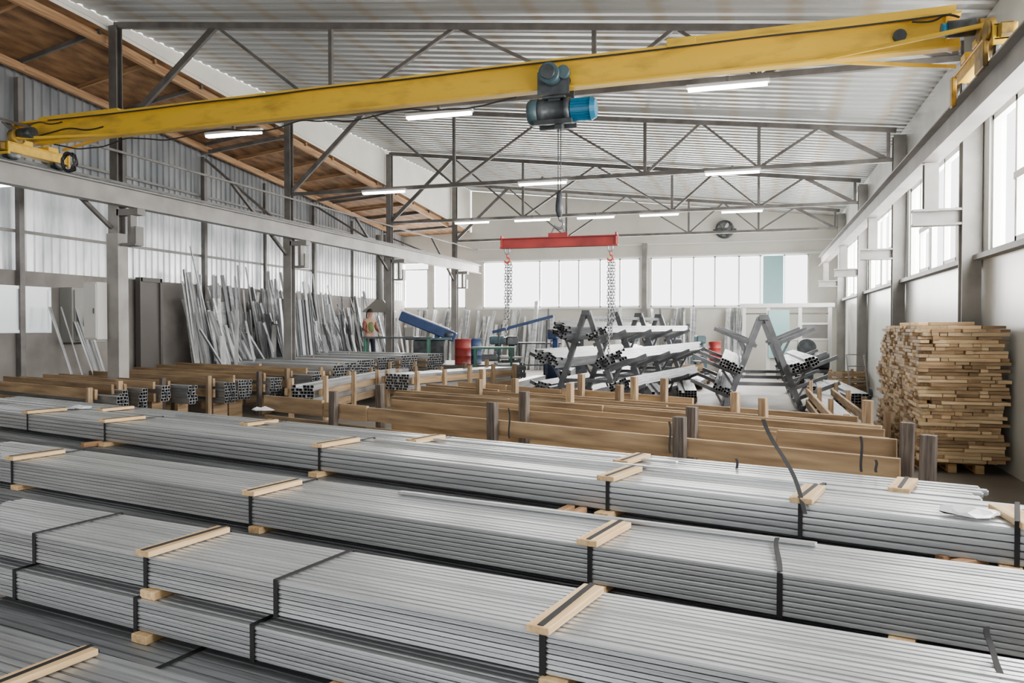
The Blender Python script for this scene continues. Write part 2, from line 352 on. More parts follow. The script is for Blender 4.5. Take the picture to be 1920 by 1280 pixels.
for (x,z) in((XC,BZ-.15),(XC+.02,BZ-.75)):
    T1(beam('longitudinal_tie',(x+.2,9,z),(x+.2,YB-.1,z),.04,.045,M_paint),'thin steel tie running between columns','tie','longitudinal ties')
for Y0,Y1 in zip([6.4]+TY,TY):
    T1(beam('knee_brace',(XC,Y1-2.4,BZ-.1),(XC,Y1-.14,BZ-1.6),.07,.07,M_paint),'diagonal steel knee brace beside column','brace','knee braces')
    T1(beam('roof_timber',(XC-.3,Y0,zin(Y0)-.14),(XC-.3,Y1,zin(Y1)-.14),.09,.18,M_rafter),'brown timber rafter under side roof','rafter','side roof rafters')
    T1(beam('roof_timber',(xl(Y0)+.3,Y0,zout(Y0)-.12),(xl(Y1)+.3,Y1,zout(Y1)-.12),.09,.16,M_rafter),'brown timber rafter under side roof','rafter','side roof rafters')
Y=5.0
while Y<32:
    T1(beam('roof_joist',(XC-.2,Y,zin(Y)-.05),(xl(Y)+.1,Y+.1,zout(Y)-.05),.06,.09,M_rafter if int(Y*3)%3 else M_paint),'rough brown joist under side roof boards','joist','side roof joists'); Y+=1.45
top('gable_post',T(XA(1209,YB),YB-.13,0),'pale grey post on end wall between windows','post',me=multi([((0,0,2.6),(.2,.14,5.2))],'gp',M_col))
# ================================================================ LAMPS
def lamp(x,y,z,L=1.25,ang=0):
    e=top('ceiling_lamp',T(x,y,z)@RZ(ang),'glowing white fluorescent batten lamp on truss','lamp','fluorescent lamps')
    box('housing',(L,.09,.05),W[e]@T(0,0,.035),M_lampb,e)
    cyl('tube',.022,L-.06,W[e]@T(0,-.03,-.015),M_lamp,e,10,'X'); cyl('tube',.022,L-.06,W[e]@T(0,.03,-.015),M_lamp,e,10,'X')
    box('mount',(.05,.05,.1),W[e]@T(0,0,.1),M_paint,e)
for px,z in((450,BZ+.0),(830,BZ+.02),(1362,BZ+.08)): lamp(XA(px,12.4),12.25,z,1.2)
for px in(725,1020,1372): lamp(XA(px,18.3),18.15,BZ-.1,1.2)
for px in(888,1000,1118,1236,1390): lamp(XA(px,24.3),24.15,BZ-.12,1.2)
p=C(102,17,0); lamp(-13.3,p.y-2.0,4.45,1.0)
# ================================================================ CRANE BRIDGE
YC=9.97; zb=H+3.05; hb=.38; YA=-.04
XH=XA(1042,YC)
def GM(x,dy,z): return T(XH,YC,0)@RZ(YA)@T(x-XH,dy,z)   # girder frame
def GP(x,dy,z): return GM(x,dy,z).translation
cr=top('bridge_crane',T(-4.6,YC,zb),'yellow painted single girder overhead bridge crane','crane')
x0,x1=-12.15,2.1
Lg=x1-x0
add('girder',multi([((0,0,hb-.015),(Lg,.2,.03)),((0,0,.012),(Lg,.16,.024)),((0,0,hb/2),(Lg,.02,hb-.06))]+[((k*Lg*.49,0,hb/2),(.015,.15,hb-.06)) for k in(-1,1)],'girder',M_yel),GM((x0+x1)/2,0,zb),cr)
box('splice_plate',(.35,.04,.1),GM(-.9,-.1,zb+hb+.02),M_yel,cr)
box('top_channel',(3.0,.14,.08),GM(.55,0,zb+hb+.04),M_yel,cr)
box('top_channel',(1.7,.14,.05),GM(-10.6,0,zb+hb+.025),M_yel,cr)
tube_curve('power_cable',[GP(x,-.1,zb+hb-.03-.02*(i%2)) for i,x in enumerate((-11.2,-9.5,-8,-7,-6,-4.5,-3,-1.5,0,1,2))],.012,M_cable,cr)
tube_curve('power_cable',[GP(x,-.03,zb+.12+.05*(i%3)) for i,x in enumerate((-11.6,-11.2,-10.8,-10.4,-10.1))],.012,M_cable,cr)
for X,sg in((-11.6,1),(2.3,-1)):
    yc=GP(X,0,0).y; q=1.8 if sg<0 else 1.2
    add('end_carriage',multi([((0,0,0),(.2,q,.025)),((0,0,.14),(.2,q,.025)),((-.07,0,.07),(.02,q,.13)),((.07,0,.07),(.02,q,.13)),((0,-q/2+.02,.05),(.22,.04,.2)),((0,q/2-.02,.05),(.22,.04,.2)),((0,-.25,.18),(.24,.2,.08)),((0,.25,.18),(.24,.2,.08))],'carr',M_yel,.006),T(X,yc,H+2.83),cr)
    for yy in(-q*.38,q*.38): add('wheel',lathe_me([(.05,-.06),(.13,-.06),(.13,-.045),(.105,-.04),(.105,.04),(.13,.045),(.13,.06),(.05,.06)],M_dark),T(X,yc+yy,H+2.83)@RY(math.pi/2),cr)
    g_=GP(X+sg*1.7,0,zb+.03)
    beam('corner_brace',g_,(X+sg*.1,yc-q*.38,zb+.0),.04,.04,M_yel,cr)
    beam('corner_brace',g_,(X+sg*.1,yc+q*.38,zb+.0),.04,.04,M_yel,cr)
    cyl('drive_motor',.09,.26,T(X+sg*.28,yc-.4,zb+.08),M_dark,cr,18,'X')
    cyl('gearbox',.12,.14,T(X+sg*.05,yc-.4,zb+.04),M_yeld,cr,16,'X')
    box('buffer',(.14,.08,.14),T(X,yc-q/2-.04,H+2.9),M_yeld,cr,.02)
    if sg<0:
        cyl('gear_wheel',.1,.04,T(X+sg*.13,yc-.78,zb-.1),M_yeld,cr,18,'X')
        box('guide_bracket',(.05,.34,.26),T(X+sg*.15,yc-.66,H+2.72),M_yeld,cr,.01)
        box('guide_bracket',(.05,.12,.34),T(X+sg*.16,yc+.5,H+2.7),M_yeld,cr,.01)
        cyl('blue_cap',.07,.06,T(X+sg*.44,yc-.4,zb+.08),M_blue,cr,18,'X')
    tube_curve('drive_cable',[(X+sg*.3,yc-.4,zb+.2),(X+sg*.4,yc-.3,zb+.3),(X+sg*.5,yc-.15,zb+.25),(X+sg*.7,yc-.12,zb+.3)],.012,M_cable,cr)
cyl('cable_port',.07,.05,GM(1.5,-.03,zb+.2),M_dark,cr,16,'Y')
pts=[]
for i in range(33):
    t=i/32; x=-11.0+t*8.0; q=GP(x,-.16,zb-.06-.13*abs(math.sin(t*math.pi*5))*(1-.4*t)-.04*random.random()); pts.append(tuple(q))
o=tube_curve('festoon_cable',pts,.011,M_cable); tag(o,'black drooping power cable hanging beneath yellow girder','cable')
pts=[( -10.75+.15*math.cos(a*.9)+.03*math.sin(a*3),10.2+.06*math.sin(a*2.1),H+2.68+.16*math.sin(a*.9)+.03*math.cos(a*2.3)) for a in range(70)]
o=tube_curve('cable_coil',pts,.010,M_cable); tag(o,'tangled coil of black cable hanging from crane end','cable coil')
# ================================================================ HOIST
xh=XH
ho=top('electric_hoist',T(xh,YC,zb),'teal and blue electric wire rope hoist on crane girder','hoist')
add('trolley_plate',multi([((0,-.14,.06),(.42,.02,.3)),((0,.14,.06),(.42,.02,.3)),((0,0,-.12),(.3,.3,.03)),((0,0,-.2),(.16,.2,.2))],'tp',M_dark,.004),T(xh,YC,zb),ho)
for dx in(-.13,.13):
    for dy in(-.05,.05): cyl('trolley_wheel',.075,.03,T(xh+dx,YC+dy,zb+.1),M_dark,ho,16,'Y')
cyl('trolley_motor',.13,.16,T(xh-.02,YC-.24,zb+.14),M_teal,ho,20,'Y'); cyl('trolley_motor_cap',.09,.06,T(xh-.02,YC-.34,zb+.14),M_dark,ho,16,'Y')
cyl('trolley_gear',.08,.1,T(xh+.15,YC-.2,zb+.16),M_teal,ho,16,'Y')
zh=zb-.27
add('drum_housing',lathe_me([(.05,-.26),(.15,-.24),(.165,-.2),(.165,-.14),(.14,-.13),(.14,.12),(.165,.13),(.165,.2)],M_dark,24),T(xh+.0,YC-.02,zh)@RY(math.pi/2),ho)
add('gear_cover',lathe_me([(.04,-.1),(.14,-.09),(.17,-.05),(.17,.05)],M_teal,24),T(xh-.27,YC-.02,zh)@RY(math.pi/2),ho)
bm=bmesh.new()
bmesh.ops.create_cone(bm,cap_ends=True,segments=24,radius1=.12,radius2=.12,depth=.26)
for i in range(20):
    a=2*math.pi*i/20; bmbox(bm,(.13*math.cos(a),.13*math.sin(a),0),(.03,.01,.24),Matrix.Rotation(a,3,'Z'))
bmesh.ops.create_cone(bm,cap_ends=True,segments=24,radius1=.15,radius2=.12,depth=.06,matrix=Matrix.Translation((0,0,.16)))
me=fin(bm,'motor'); me.materials.append(M_blue); add('hoist_motor',me,T(xh+.34,YC-.02,zh)@RY(math.pi/2),ho)
box('hoist_frame',(.5,.05,.06),T(xh,YC-.16,zh-.17),M_dark,ho); box('hoist_frame',(.5,.05,.06),T(xh,YC+.12,zh-.17),M_dark,ho)
box('rope_guide',(.1,.14,.09),T(xh+.05,YC-.02,zh-.2),M_dark,ho)
zc=ZY(370,10.1)
for dx in(-.015,.02): cyl('wire_rope',.006,zh-.2-zc,T(xh+.05+dx,YC-.02,(zh-.2+zc)/2),M_dark,ho,8)
add('hook_block',lathe_me([(.015,.2),(.035,.17),(.04,.1),(.05,.02),(.05,-.06),(.03,-.12),(.02,-.14)],M_dark,16),T(xh+.05,YC-.02,zc-.1),ho)
def hook_pts(c,r): return [(c[0]+r*math.sin(a),c[1],c[2]+r*math.cos(a)) for a in [k*math.pi/8 for k in range(0,13)]]
hc=(xh+.05,YC-.02,zc-.33)
tube_curve('hook',[(hc[0],hc[1],zc-.22)]+hook_pts(hc,.055),.016,M_chrome,ho)
zsb=ZY(453,10.2); xs0=XA(938,YC-.02); xs1=XA(1158,YC-.02); xm=(xs0+xs1)/2; L=xs1-xs0
sp=top('spreader_beam',T(xm,YC,zsb),'red painted steel lifting spreader beam hanging from hook','lifting beam')
add('beam_body',multi([((0,0,.06),(L,.1,.014)),((0,0,-.06),(L,.1,.014)),((0,0,0),(L,.012,.11)),((-L/2+.02,0,.02),(.02,.1,.16)),((L/2-.02,0,.02),(.02,.1,.16)),((0,0,.09),(.26,.03,.06))],'sb',M_red,.002),T(xm,YC,zsb),sp)
def chain_me(n,ll=.05,r=.016,t=.0055):
    bm=bmesh.new()
    for i in range(n):
        seg=12; ring=[]
        for k in range(seg):
            a=2*math.pi*k/seg; cx=r*math.cos(a); cz=r*math.sin(a)+(ll/2-r if math.sin(a)>0 else -(ll/2-r))
            c=Vector((cx,0,cz)); nrm=Vector((math.cos(a),0,math.sin(a)))
            ring.append([c+nrm*t*math.cos(b)+Vector((0,t*math.sin(b),0)) for b in [2*math.pi*j/5 for j in range(5)]])
        R=Matrix.Rotation(math.pi/2*(i%2)+.4,3,'Z'); off=Vector((0.004*math.sin(i*.9),0,-i*(ll-2.2*t)))
        V=[[bm.verts.new(R@p+off) for p in rr] for rr in ring]
        for k in range(seg):
            for j in range(5): bm.faces.new((V[k][j],V[(k+1)%seg][j],V[(k+1)%seg][(j+1)%5],V[k][(j+1)%5]))
    me=fin(bm,'chain',smooth=True); me.materials.append(M_chrome); return me
M_redh=mat('red_hook_paint',(.6,.08,.04),.4)
for x,n in((xs0+.09,26),(xs1-.1,32)):
    tube_curve('shackle',[(x-.03,YC,zsb-.06),(x-.035,YC,zsb-.12),(x,YC,zsb-.15),(x+.035,YC,zsb-.12),(x+.03,YC,zsb-.06)],.009,M_chrome,sp)
    tube_curve('red_hook',[(x,YC,zsb-.14)]+hook_pts((x,YC,zsb-.22),.035),.012,M_redh,sp)
    for j in range(3):
        top('lifting_chain',T(x-.02+.03*j,YC+.02*j,zsb-.26)@RZ(.6*j),'long steel link chain hanging from spreader beam hook','chain','lifting chains',me=chain_me(n-6*j))
for sg in(-1,1):
    tube_curve('sling_chain',[(hc[0],YC,hc[2]-.05),(xm+sg*.05,YC,zsb+.2),(xm+sg*.1,YC,zsb+.1)],.011,M_chrome,sp)
# ================================================================ BUNDLES
def strapband(w,h,m,sw=.024,t=.004,topseg=True):
    b=[((0,w/2,-t/2),(sw,w+2*t,t)),((0,-t/2-.001,h/2),(sw,t,h+.004)),((0,w+t/2,h/2),(sw,t,h))]
    if topseg: b.append(((0,w/2,h+t/2+.002),(sw,w+2*t,t)))
    return multi(b,'strap',m)
def bundle(A,B,ztop,wid,hgt,nx,nz,m,label,pxL=-120,pxR=2050,straps=(),slats=(),slat_len=None,blocks=(),off=0.,cap=(.09,.032),jit=.0012,gap=.0045,bv=.005,half=(),prot=.03):
    A=Vector((A[0],A[1],0)); B=Vector((B[0],B[1],0)); d=(B-A).normalized(); nrm=Vector((-d.y,d.x,0))
    A=A+nrm*off
    ang=math.atan2(d.y,d.x)
    def s_at(px):
        r=(px-960)/F; q=Vector((-sT+r*cT,cT+r*sT,0))
        return (A.x*q.y-A.y*q.x)/(d.y*q.x-d.x*q.y)
    s0,s1=s_at(pxL),s_at(pxR)
    if s1<s0: s0,s1=s1,s0
    L=s1-s0; zb_=ztop-hgt
    M0=T(*(A+d*((s0+s1)/2)),)@T(0,0,zb_)@RZ(ang)
    e=top('profile_bundle',M0,label,'metal profiles','stacked steel profile bundles')
    pw=wid/nx; ph=hgt/nz; g=gap
    me=boxm((L,pw-g,ph-g*.8),min(bv,ph*.3),m,2)
    for i in range(nx):
        for k in range(nz):
            if k==nz-1 or i==0:
                add('steel_profile',me,M0@T(random.uniform(-.05,.05),pw*(i+.5)+(random.uniform(-jit*2.5,jit) if i==0 else 0),ph*(k+.5)+(random.uniform(-jit*2,jit) if k==nz-1 else 0))@RX(random.uniform(-.02,.02) if k==nz-1 else 0),e)
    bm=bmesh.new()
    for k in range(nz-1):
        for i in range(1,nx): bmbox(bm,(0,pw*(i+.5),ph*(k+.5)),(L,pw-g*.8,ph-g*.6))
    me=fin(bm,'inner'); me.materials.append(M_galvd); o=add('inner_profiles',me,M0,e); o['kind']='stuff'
    c=(s0+s1)/2
    sm=strapband(wid,hgt,M_strap)
    for px in straps: add('black_strap',sm,M0@T(s_at(px)-c,0,0),e)
    for px in half: add('black_strap',strapband(wid,hgt,M_strap,topseg=False),M0@T(s_at(px)-c,0,0),e)
    for t in slats:
        px=t if not isinstance(t,tuple) else t[0]; dy=0 if not isinstance(t,tuple) else t[1]; rr=random.uniform(-.04,.04) if not isinstance(t,tuple) else t[2]
        sl=slat_len or wid*1.0
        x=s_at(px)-c
        box('wood_slat',(sl,cap[0],cap[1]),M0@T(x,sl/2-.03+dy,hgt+cap[1]/2+.002)@RZ(math.pi/2+rr),M_wood,e,.003)
        add('black_strap',multi([((0,sl/2-.02,hgt+cap[1]+.004),(.024,sl,.003)),((0,-.004,hgt/2+cap[1]/2),(.024,.004,hgt+cap[1]+.01)),((0,wid+.004,hgt/2),(.024,.004,hgt)),((0,wid/2,-.003),(.024,wid,.004)),((0,(sl+wid)/2-.02,hgt+.004),(.024,max(.01,wid-sl+.05),.003))],'strap2',M_strap),M0@T(x,0,0),e)
    for px in blocks:
        box('spacer_block',(wid,.1,.04),M0@T(s_at(px)-c,wid/2-prot,-.022)@RZ(math.pi/2+random.uniform(-.05,.05)),M_wood,e,.003)
    return e,M0,A,d,nrm,s_at,c
LB='long galvanised steel profiles bound with black straps and pine slats'
A3,B3=U(60,1000,.72),U(1018,1185,.72)
b3=bundle(A3,B3,.72,.51,.15,13,8,M_galv2,LB,straps=(60,515),slats=(270,1018),blocks=(282,1040),cap=(.09,.028))
b4=bundle(A3,B3,.53,.52,.15,13,8,M_galv2,'galvanised steel profile bundle lying beneath another bundle',straps=(22,250,470),off=-.05,blocks=(265,640,1250))
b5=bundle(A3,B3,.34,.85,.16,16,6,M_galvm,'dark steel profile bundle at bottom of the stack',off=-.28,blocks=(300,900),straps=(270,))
A0,B0=U(0,1170,.40),U(370,1270,.40)
b0=bundle(A0,B0,.40,.6,.15,12,6,M_galv,'galvanised steel profile bundle with a pine slat on top',off=-.6,slats=(-110,),pxR=1300,blocks=(300,-50),pxL=-420,cap=(.09,.028))
A2,B2=U(20,862,.72),U(1465,1075,.72)
b2=bundle(A2,B2,.72,.6,.19,12,8,M_galv2,LB,half=(1465,),slats=(20,468,1107),blocks=(30,480,1120,1700),slat_len=.44,cap=(.11,.032))
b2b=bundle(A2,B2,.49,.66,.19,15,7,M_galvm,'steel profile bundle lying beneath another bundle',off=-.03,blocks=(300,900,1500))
A1,B1=U(50,775,.82),U(1910,990,.82)
b1=bundle(A1,B1,.82,.65,.19,8,5,M_galv2,LB,slats=(50,195,598,1140,1503,(1912,.0,.35)),slat_len=.44,blocks=(200,598,1140,1895),pxL=-60,jit=.0025,gap=.007,bv=.008,prot=.08,cap=(.12,.032))
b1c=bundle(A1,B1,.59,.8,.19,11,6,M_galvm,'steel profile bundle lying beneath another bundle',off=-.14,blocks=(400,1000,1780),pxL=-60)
b1b=bundle(A1,B1,.80,.52,.17,7,4,M_galv2,LB,slats=(190,460,775,1168,1690),slat_len=.40,off=.70,pxR=1835,pxL=-40,blocks=(240,900,1500),jit=.004,gap=.007,bv=.008,cap=(.12,.032))
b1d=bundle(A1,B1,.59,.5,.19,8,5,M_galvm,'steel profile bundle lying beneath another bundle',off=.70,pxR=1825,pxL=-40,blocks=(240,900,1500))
for bb,wd in((b5,.85),(b0,.6),(b2b,.66),(b1c,.8),(b1d,.5)):
    e,M0,A,d,nrm,s_at,c=bb
    zb_=M0.translation.z
    for px in(-20,500,1050,1600):
        if bb is b0 and px>1200: continue
        h=zb_-.042
        o=box('timber_bearer',(wd+.1,.12,h),T(*(A+d*s_at(px)+nrm*(wd/2)))@T(0,0,h/2)@RZ(math.atan2(d.y,d.x)+math.pi/2),M_woodt)
        tag(o,'tan timber bearer supporting steel bundles','timber','timber bearers')
for (bb,px0,px1,w0,zt_) in((b1b,300,1250,.2,.80),(b1,620,1500,.52,.82),(b2,650,1500,.5,.72)):
    e,M0,A,d,nrm,s_at,c=bb
    P=A+d*s_at(px0)+nrm*w0; Q=A+d*s_at(px1)+nrm*(w0+.02); 
    M_,L_=dirM((P.x,P.y,zt_+.012),(Q.x,Q.y,zt_+.012))
    top('loose_profile',M_,'single loose steel profile lying on strapped bundle','metal profile','loose profiles on bundles',me=boxm((L_,.045,.018),.004,M_galv2))
M_wr=mat('reddish_offcut',(.30,.15,.07),.75,0,(.48,.28,.14),4,(1,12,12),.2)
for px,py,r in((1058,958,.25),(1082,962,.3),(1790,1045,-.5),(1818,1055,-.45),(172,832,.3)):
    p=U(px,py,.615); o=box('lumber_offcut',(.2,.055,.045),T(p.x,p.y,.6145)@RZ(math.radians(62)+r),M_wr); tag(o,'reddish brown wood offcut lying on lower steel bundle','lumber','offcuts between bundles')
def ribbon(name,pts,wdir,w,m):
    vs=[];fs=[]
    wd=Vector(wdir).normalized()*w/2
    for p in pts: vs+=[tuple(Vector(p)-wd),tuple(Vector(p)+wd)]
    for i in range(len(pts)-1): fs.append((2*i,2*i+1,2*i+3,2*i+2))
    o=add(name,quadmesh(vs,fs,m),Matrix.Identity(4)); md=o.modifiers.new('t','SOLIDIFY'); md.thickness=.003
    return o
def bez(pts,n=16):
    out=[]; P=[Vector(p) for p in pts]; k=len(P)-1
    for i in range(n+1):
        t=i/n; v=Vector((0,0,0))
        for j,p in enumerate(P): v+=p*math.comb(k,j)*(t**j)*((1-t)**(k-j))
        out.append(v)
    return out
def PF(px,py,fwd): return C(px,fwd,ZY(py,fwd))
f0=4.40
LS='loose black strap end curling up from bundle'
o=ribbon('loose_strap',bez([PF(1432,786,f0+.15),PF(1450,850,f0+.15),PF(1500,870,f0+.05),PF(1500,930,f0-.06),PF(1512,965,f0-.09)]),(cT,sT,0),.024,M_strap); tag(o,LS,'strap','loose strap ends')
o=ribbon('loose_strap',bez([PF(1460,1010,3.9),PF(1452,1025,3.85),PF(1466,1045,3.66),PF(1465,1074,3.44)]),(cT,sT,0),.024,M_strap); tag(o,LS,'strap','loose strap ends')
o=ribbon('loose_strap',bez([PF(1856,1178,2.62),PF(1850,1205,2.6),PF(1880,1215,2.6),PF(1860,1240,2.55),PF(1885,1262,2.46),PF(1890,1285,2.40)]),(cT,sT,0),.02,M_strap); tag(o,LS,'strap','loose strap ends')
for px,y0,y1,fw in((1383,860,890,5.6),(955,765,822,8.5),(1257,790,850,6.6),(1617,818,885,5.5),(1645,862,886,5.3)):
    o=ribbon('loose_strap',bez([PF(px-2,y0,fw),PF(px+5,(y0*2+y1)/3,fw),PF(px-4,(y0+2*y1)/3,fw),PF(px,y1,fw)]),(cT,sT,0),.018,M_strap); tag(o,LS,'strap','loose strap ends')
for px,py,z in((150,765,.83),(490,768,.83),(1820,962,.835)):
    bm=bmesh.new(); bmesh.ops.create_icosphere(bm,subdivisions=2,radius=.1)
    for v in bm.verts: v.co=Vector((v.co.x*1.3*random.uniform(.7,1.4),v.co.y*random.uniform(.6,1.2),max(v.co.z,-.0)*.4*random.uniform(.3,1.2)))
    me=fin(bm,'film'); me.materials.append(M_film); p=U(px,py,z); top('plastic_film',T(p.x,p.y,z),'crumpled scrap of clear plastic film on profiles','plastic film','film scraps',me=me)
# ================================================================ WOODEN RACKS
def rackrowW(A,B,zt_,posts,postmat,label,hb_=.2,low=True,ph=.2,seg=3,tilt=.012,pw=.11):
    A=Vector((A[0],A[1],0));B=Vector((B[0],B[1],0)); d=(B-A).normalized()
    L=(B-A).length; ang=math.atan2(d.y,d.x); M0=T(*((A+B)/2))@RZ(ang)
    e=top('wooden_rack',M0,label,'wooden rack','timber storage rack dividers')
    cuts=[0]+sorted(random.uniform(.15,.85) for _ in range(seg-1))+[1]
    for a_,b_ in zip(cuts,cuts[1:]):
        l=(b_-a_)*L
        if l<.3: continue
        box('long_board',(round(l-.02,2),.045,hb_*random.choice([.85,1,1.1])),M0@T((a_+b_)/2*L-L/2,random.uniform(-.012,.012),zt_-hb_/2+random.uniform(-.02,.0))@RY(random.uniform(-tilt,tilt))@RX(random.uniform(-.05,.05)),M_woodt,e,.003)
        if low: box('long_board',(round(l-.02,2),.045,hb_),M0@T((a_+b_)/2*L-L/2,0,zt_-hb_*1.5-.08),M_woodt,e,.003)
    def s_at(px):
        r=(px-960)/F; q=Vector((-sT+r*cT,cT+r*sT,0)); return (A.x*q.y-A.y*q.x)/(d.y*q.x-d.x*q.y)
    for t in posts:
        if t[0]=='s': s_=t[1]; pm=postmat; dz=t[2]
        else: s_=s_at(t[0]); pm=t[1]; dz=t[2]
        h=zt_+ph+dz
        box('post',(pw,.08,h),M0@T(s_-L/2,-.075,h/2)@RY(random.uniform(-.02,.02)),pm,e,.004)
    return e,M0,L,d,A,s_at
def rackrow(p0,p1,zt_,posts,pm,label,**k):
    return rackrowW(U(*p0,zt_),U(*p1,zt_),zt_,posts,pm,label,**k)
LR='long worn tan timber boards on edge with upright posts'
rackrow((497,741),(1690,852),.8,[(633,M_woodd,-.05),(932,M_woodd,-.03),(1283,M_woodd,-.03),(1745,M_woodd,-.02)],M_woodd,LR,seg=3,tilt=.006)
rackrow((735,748),(1684,825),.8,[(720,M_woodd,0),(990,M_woodd,.03),(1303,M_woodd,-.02),(1705,M_woodd,-.03)],M_woodd,LR,seg=2,tilt=.006)
rackrow((735,739),(1668,812),.78,[],M_woodp,LR,seg=2)
rackrow((740,733),(1660,805),.78,[],M_woodp,LR,seg=2)
rackrow((745,729),(1655,799),.77,[],M_woodp,LR,seg=2)
rackrow((760,725),(1640,793),.78,[(1075,M_woodp,.04),(1438,M_woodp,0)],M_woodp,LR,seg=2,pw=.09)
rackrow((790,722),(1625,787),.77,[(905,M_woodp,-.02)],M_woodp,LR,seg=2,pw=.09)
rackrow((800,719),(1610,781),.78,[(972,M_woodp,0),(1167,M_woodp,.0),(1385,M_woodp,0),(1632,M_woodp,.0)],M_woodp,LR,seg=2,pw=.1)
rackrow((860,714),(1300,743),.78,[(910,M_woodp,.05),(1095,M_woodp,.05),(1195,M_woodp,.05),(1250,M_woodp,.05)],M_woodp,LR,pw=.1)
def hollow_me(nx,nz,w,h,L,m,t=.004,jit=.0):
    bm=bmesh.new()
    for i in range(nx):
        for k in range(nz):
            y=(i-(nx-1)/2)*w; z=(k+.5)*h; a,b=w/2-.002,h/2-.002; dx=random.uniform(-jit,jit)
            if k==nz-1 and random.random()<.15: continue
            V=[]
            for x in(-L/2+dx,L/2+dx):
                o_=[bm.verts.new((x,y+sy*a,z+sz*b)) for sy,sz in((-1,-1),(1,-1),(1,1),(-1,1))]
                i_=[bm.verts.new((x,y+sy*(a-t),z+sz*(b-t))) for sy,sz in((-1,-1),(1,-1),(1,1),(-1,1))]
                V.append((o_,i_))
            for j in range(4):
                j2=(j+1)%4
                bm.faces.new((V[0][0][j],V[0][0][j2],V[1][0][j2],V[1][0][j]))
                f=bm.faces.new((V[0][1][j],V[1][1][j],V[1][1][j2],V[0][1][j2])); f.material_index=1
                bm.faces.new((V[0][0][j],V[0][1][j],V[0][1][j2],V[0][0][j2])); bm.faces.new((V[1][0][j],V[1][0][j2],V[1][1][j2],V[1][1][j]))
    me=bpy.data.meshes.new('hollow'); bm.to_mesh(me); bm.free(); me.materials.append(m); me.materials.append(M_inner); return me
def bearer(q_,ang,l,h):
    o=box('timber_bearer',(l,.1,h),T(q_.x,q_.y,h/2)@RZ(ang),M_woodt); tag(o,'tan timber bearer supporting steel bundles','timber','timber bearers')
def tbundle(P,Q,z,nx,nz,w,h,m,label='stack of hollow square galvanised tubes with open ends',bear=(.1,.5,.92)):
    P=Vector(P);Q=Vector(Q);P.z=Q.z=0;d=Q-P; L=d.length; ang=math.atan2(d.y,d.x)
    for s in bear: bearer(P+d*s,ang+math.pi/2,nx*w+.04,z-.003)
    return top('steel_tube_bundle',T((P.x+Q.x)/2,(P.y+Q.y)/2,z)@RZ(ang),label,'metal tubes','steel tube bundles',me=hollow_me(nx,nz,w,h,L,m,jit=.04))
a56=math.radians(56.2)
dW=Vector((math.sin(a56)*cT+math.cos(a56)*sT, math.sin(a56)*sT-math.cos(a56)*cT,0))
nW=Vector((-dW.y,dW.x,0))
def clipA(B,margin=.6,maxL=14):
    L=0
    while L<maxL:
        q=B-dW*(L+.1)
        if q.x<xl(q.y)+margin: break
        L+=.1
    return B-dW*L,L
lefts=[(180,731,12.6),(210,722,13.0),(236,718,13.45),(290,714,13.9),(316,712,14.3),(402,708,14.8),(440,704,15.35),(496,700,15.95),(548,694,16.6),(575,689,17.3)]
for i,(px,py,fw) in enumerate(lefts):
    B=C(px,fw); z=ZY(py,fw)+.01; A,L=clipA(B)
    posts=[('s',L-.08,.0)] if i in(0,2,4,5,7,8) else []
    rackrowW(A,B,z,posts,M_woodd if i%3==1 else M_woodp,LR,ph=.03,hb_=.15,seg=1,tilt=.003,pw=.08)
    nzz=[4,5,6,5,6,7,7,7,9,7][i]; hh=.055; ex=(.5,.1,.3,.1,.5,.2,.05,.1,.5,.2)[i]
    sp_=.20 if i<6 else .25
    nx_=3 if i<5 else 5
    tbundle(A+nW*(nx_*.03+.045)+dW*.2,B+nW*(nx_*.03+.045)+dW*ex,max(.1,z-.1-nzz*hh),nx_,nzz,.055,hh,[M_galvm,M_galv,M_galvm,M_galv,M_galvm,M_galvm,M_galv2,M_galvm,M_galvm,M_galv2][i])
for i,(px,py,fw) in enumerate(((620,688,18.4),(640,683,19.2),(665,678,20.0),(705,673,20.9),(750,669,21.8),(800,666,22.6))):
    B=C(px,fw); z=ZY(py,fw); A,L=clipA(B)
    posts=[('s',.15+k*2.2,random.uniform(-.06,.02)) for k in range(int(L/2.2)+1)]
    rackrowW(A,B,z-.09,posts,M_woodp,'timber rack row holding bright steel profiles',ph=.12,hb_=.08,seg=1,low=True,tilt=.002,pw=.06)
    tbundle(A+nW*.40,B+nW*.40,z-.42,9,7,.07,.065,M_galv2,'bright steel profiles lying in timber rack')
def deeprack(pxy0,pxy1,z,nposts,wd,m1,label,nz=5):
    A=U(*pxy0,z);B=U(*pxy1,z);A.z=B.z=0; d=(B-A).normalized(); L=(B-A).length; n=Vector((-d.y,d.x,0)); M0=T(*((A+B)/2))@RZ(math.atan2(d.y,d.x))
    e=top('wooden_rack',M0,label,'wooden rack','timber storage rack dividers')
    for yy in(0,wd):
        box('long_board',(L,.05,.14),M0@T(0,yy,z-.14),M_woodt,e); box('long_board',(L,.05,.16),M0@T(0,yy,z-.4),M_woodt,e)
        for k in range(nposts): 
            h=z+random.uniform(.05,.2); box('post',(.09,.08,h),M0@T(-L/2+.1+(L-.2)*k/(nposts-1),yy-.07,h/2),M_woodp,e)
    for k in range(4): box('cross_bearer',(wd,.1,.1),M0@T(-L/2+.4+(L-.8)*k/3,wd/2,z-.42)@RZ(math.pi/2),M_woodt,e)
    P=A+n*(wd/2); Q=B+n*(wd/2)
    nx=max(3,int((wd-.15)/.08)); tbundle(P,Q,z-.36,nx,nz,.075,.06,m1,label,bear=())
deeprack((600,722),(775,690),.68,5,.7,M_galv2,'timber rack filled with bright steel profiles',nz=6)
deeprack((772,702),(965,688),.75,5,.9,M_galv2,'timber rack filled with bright steel profiles',nz=6)
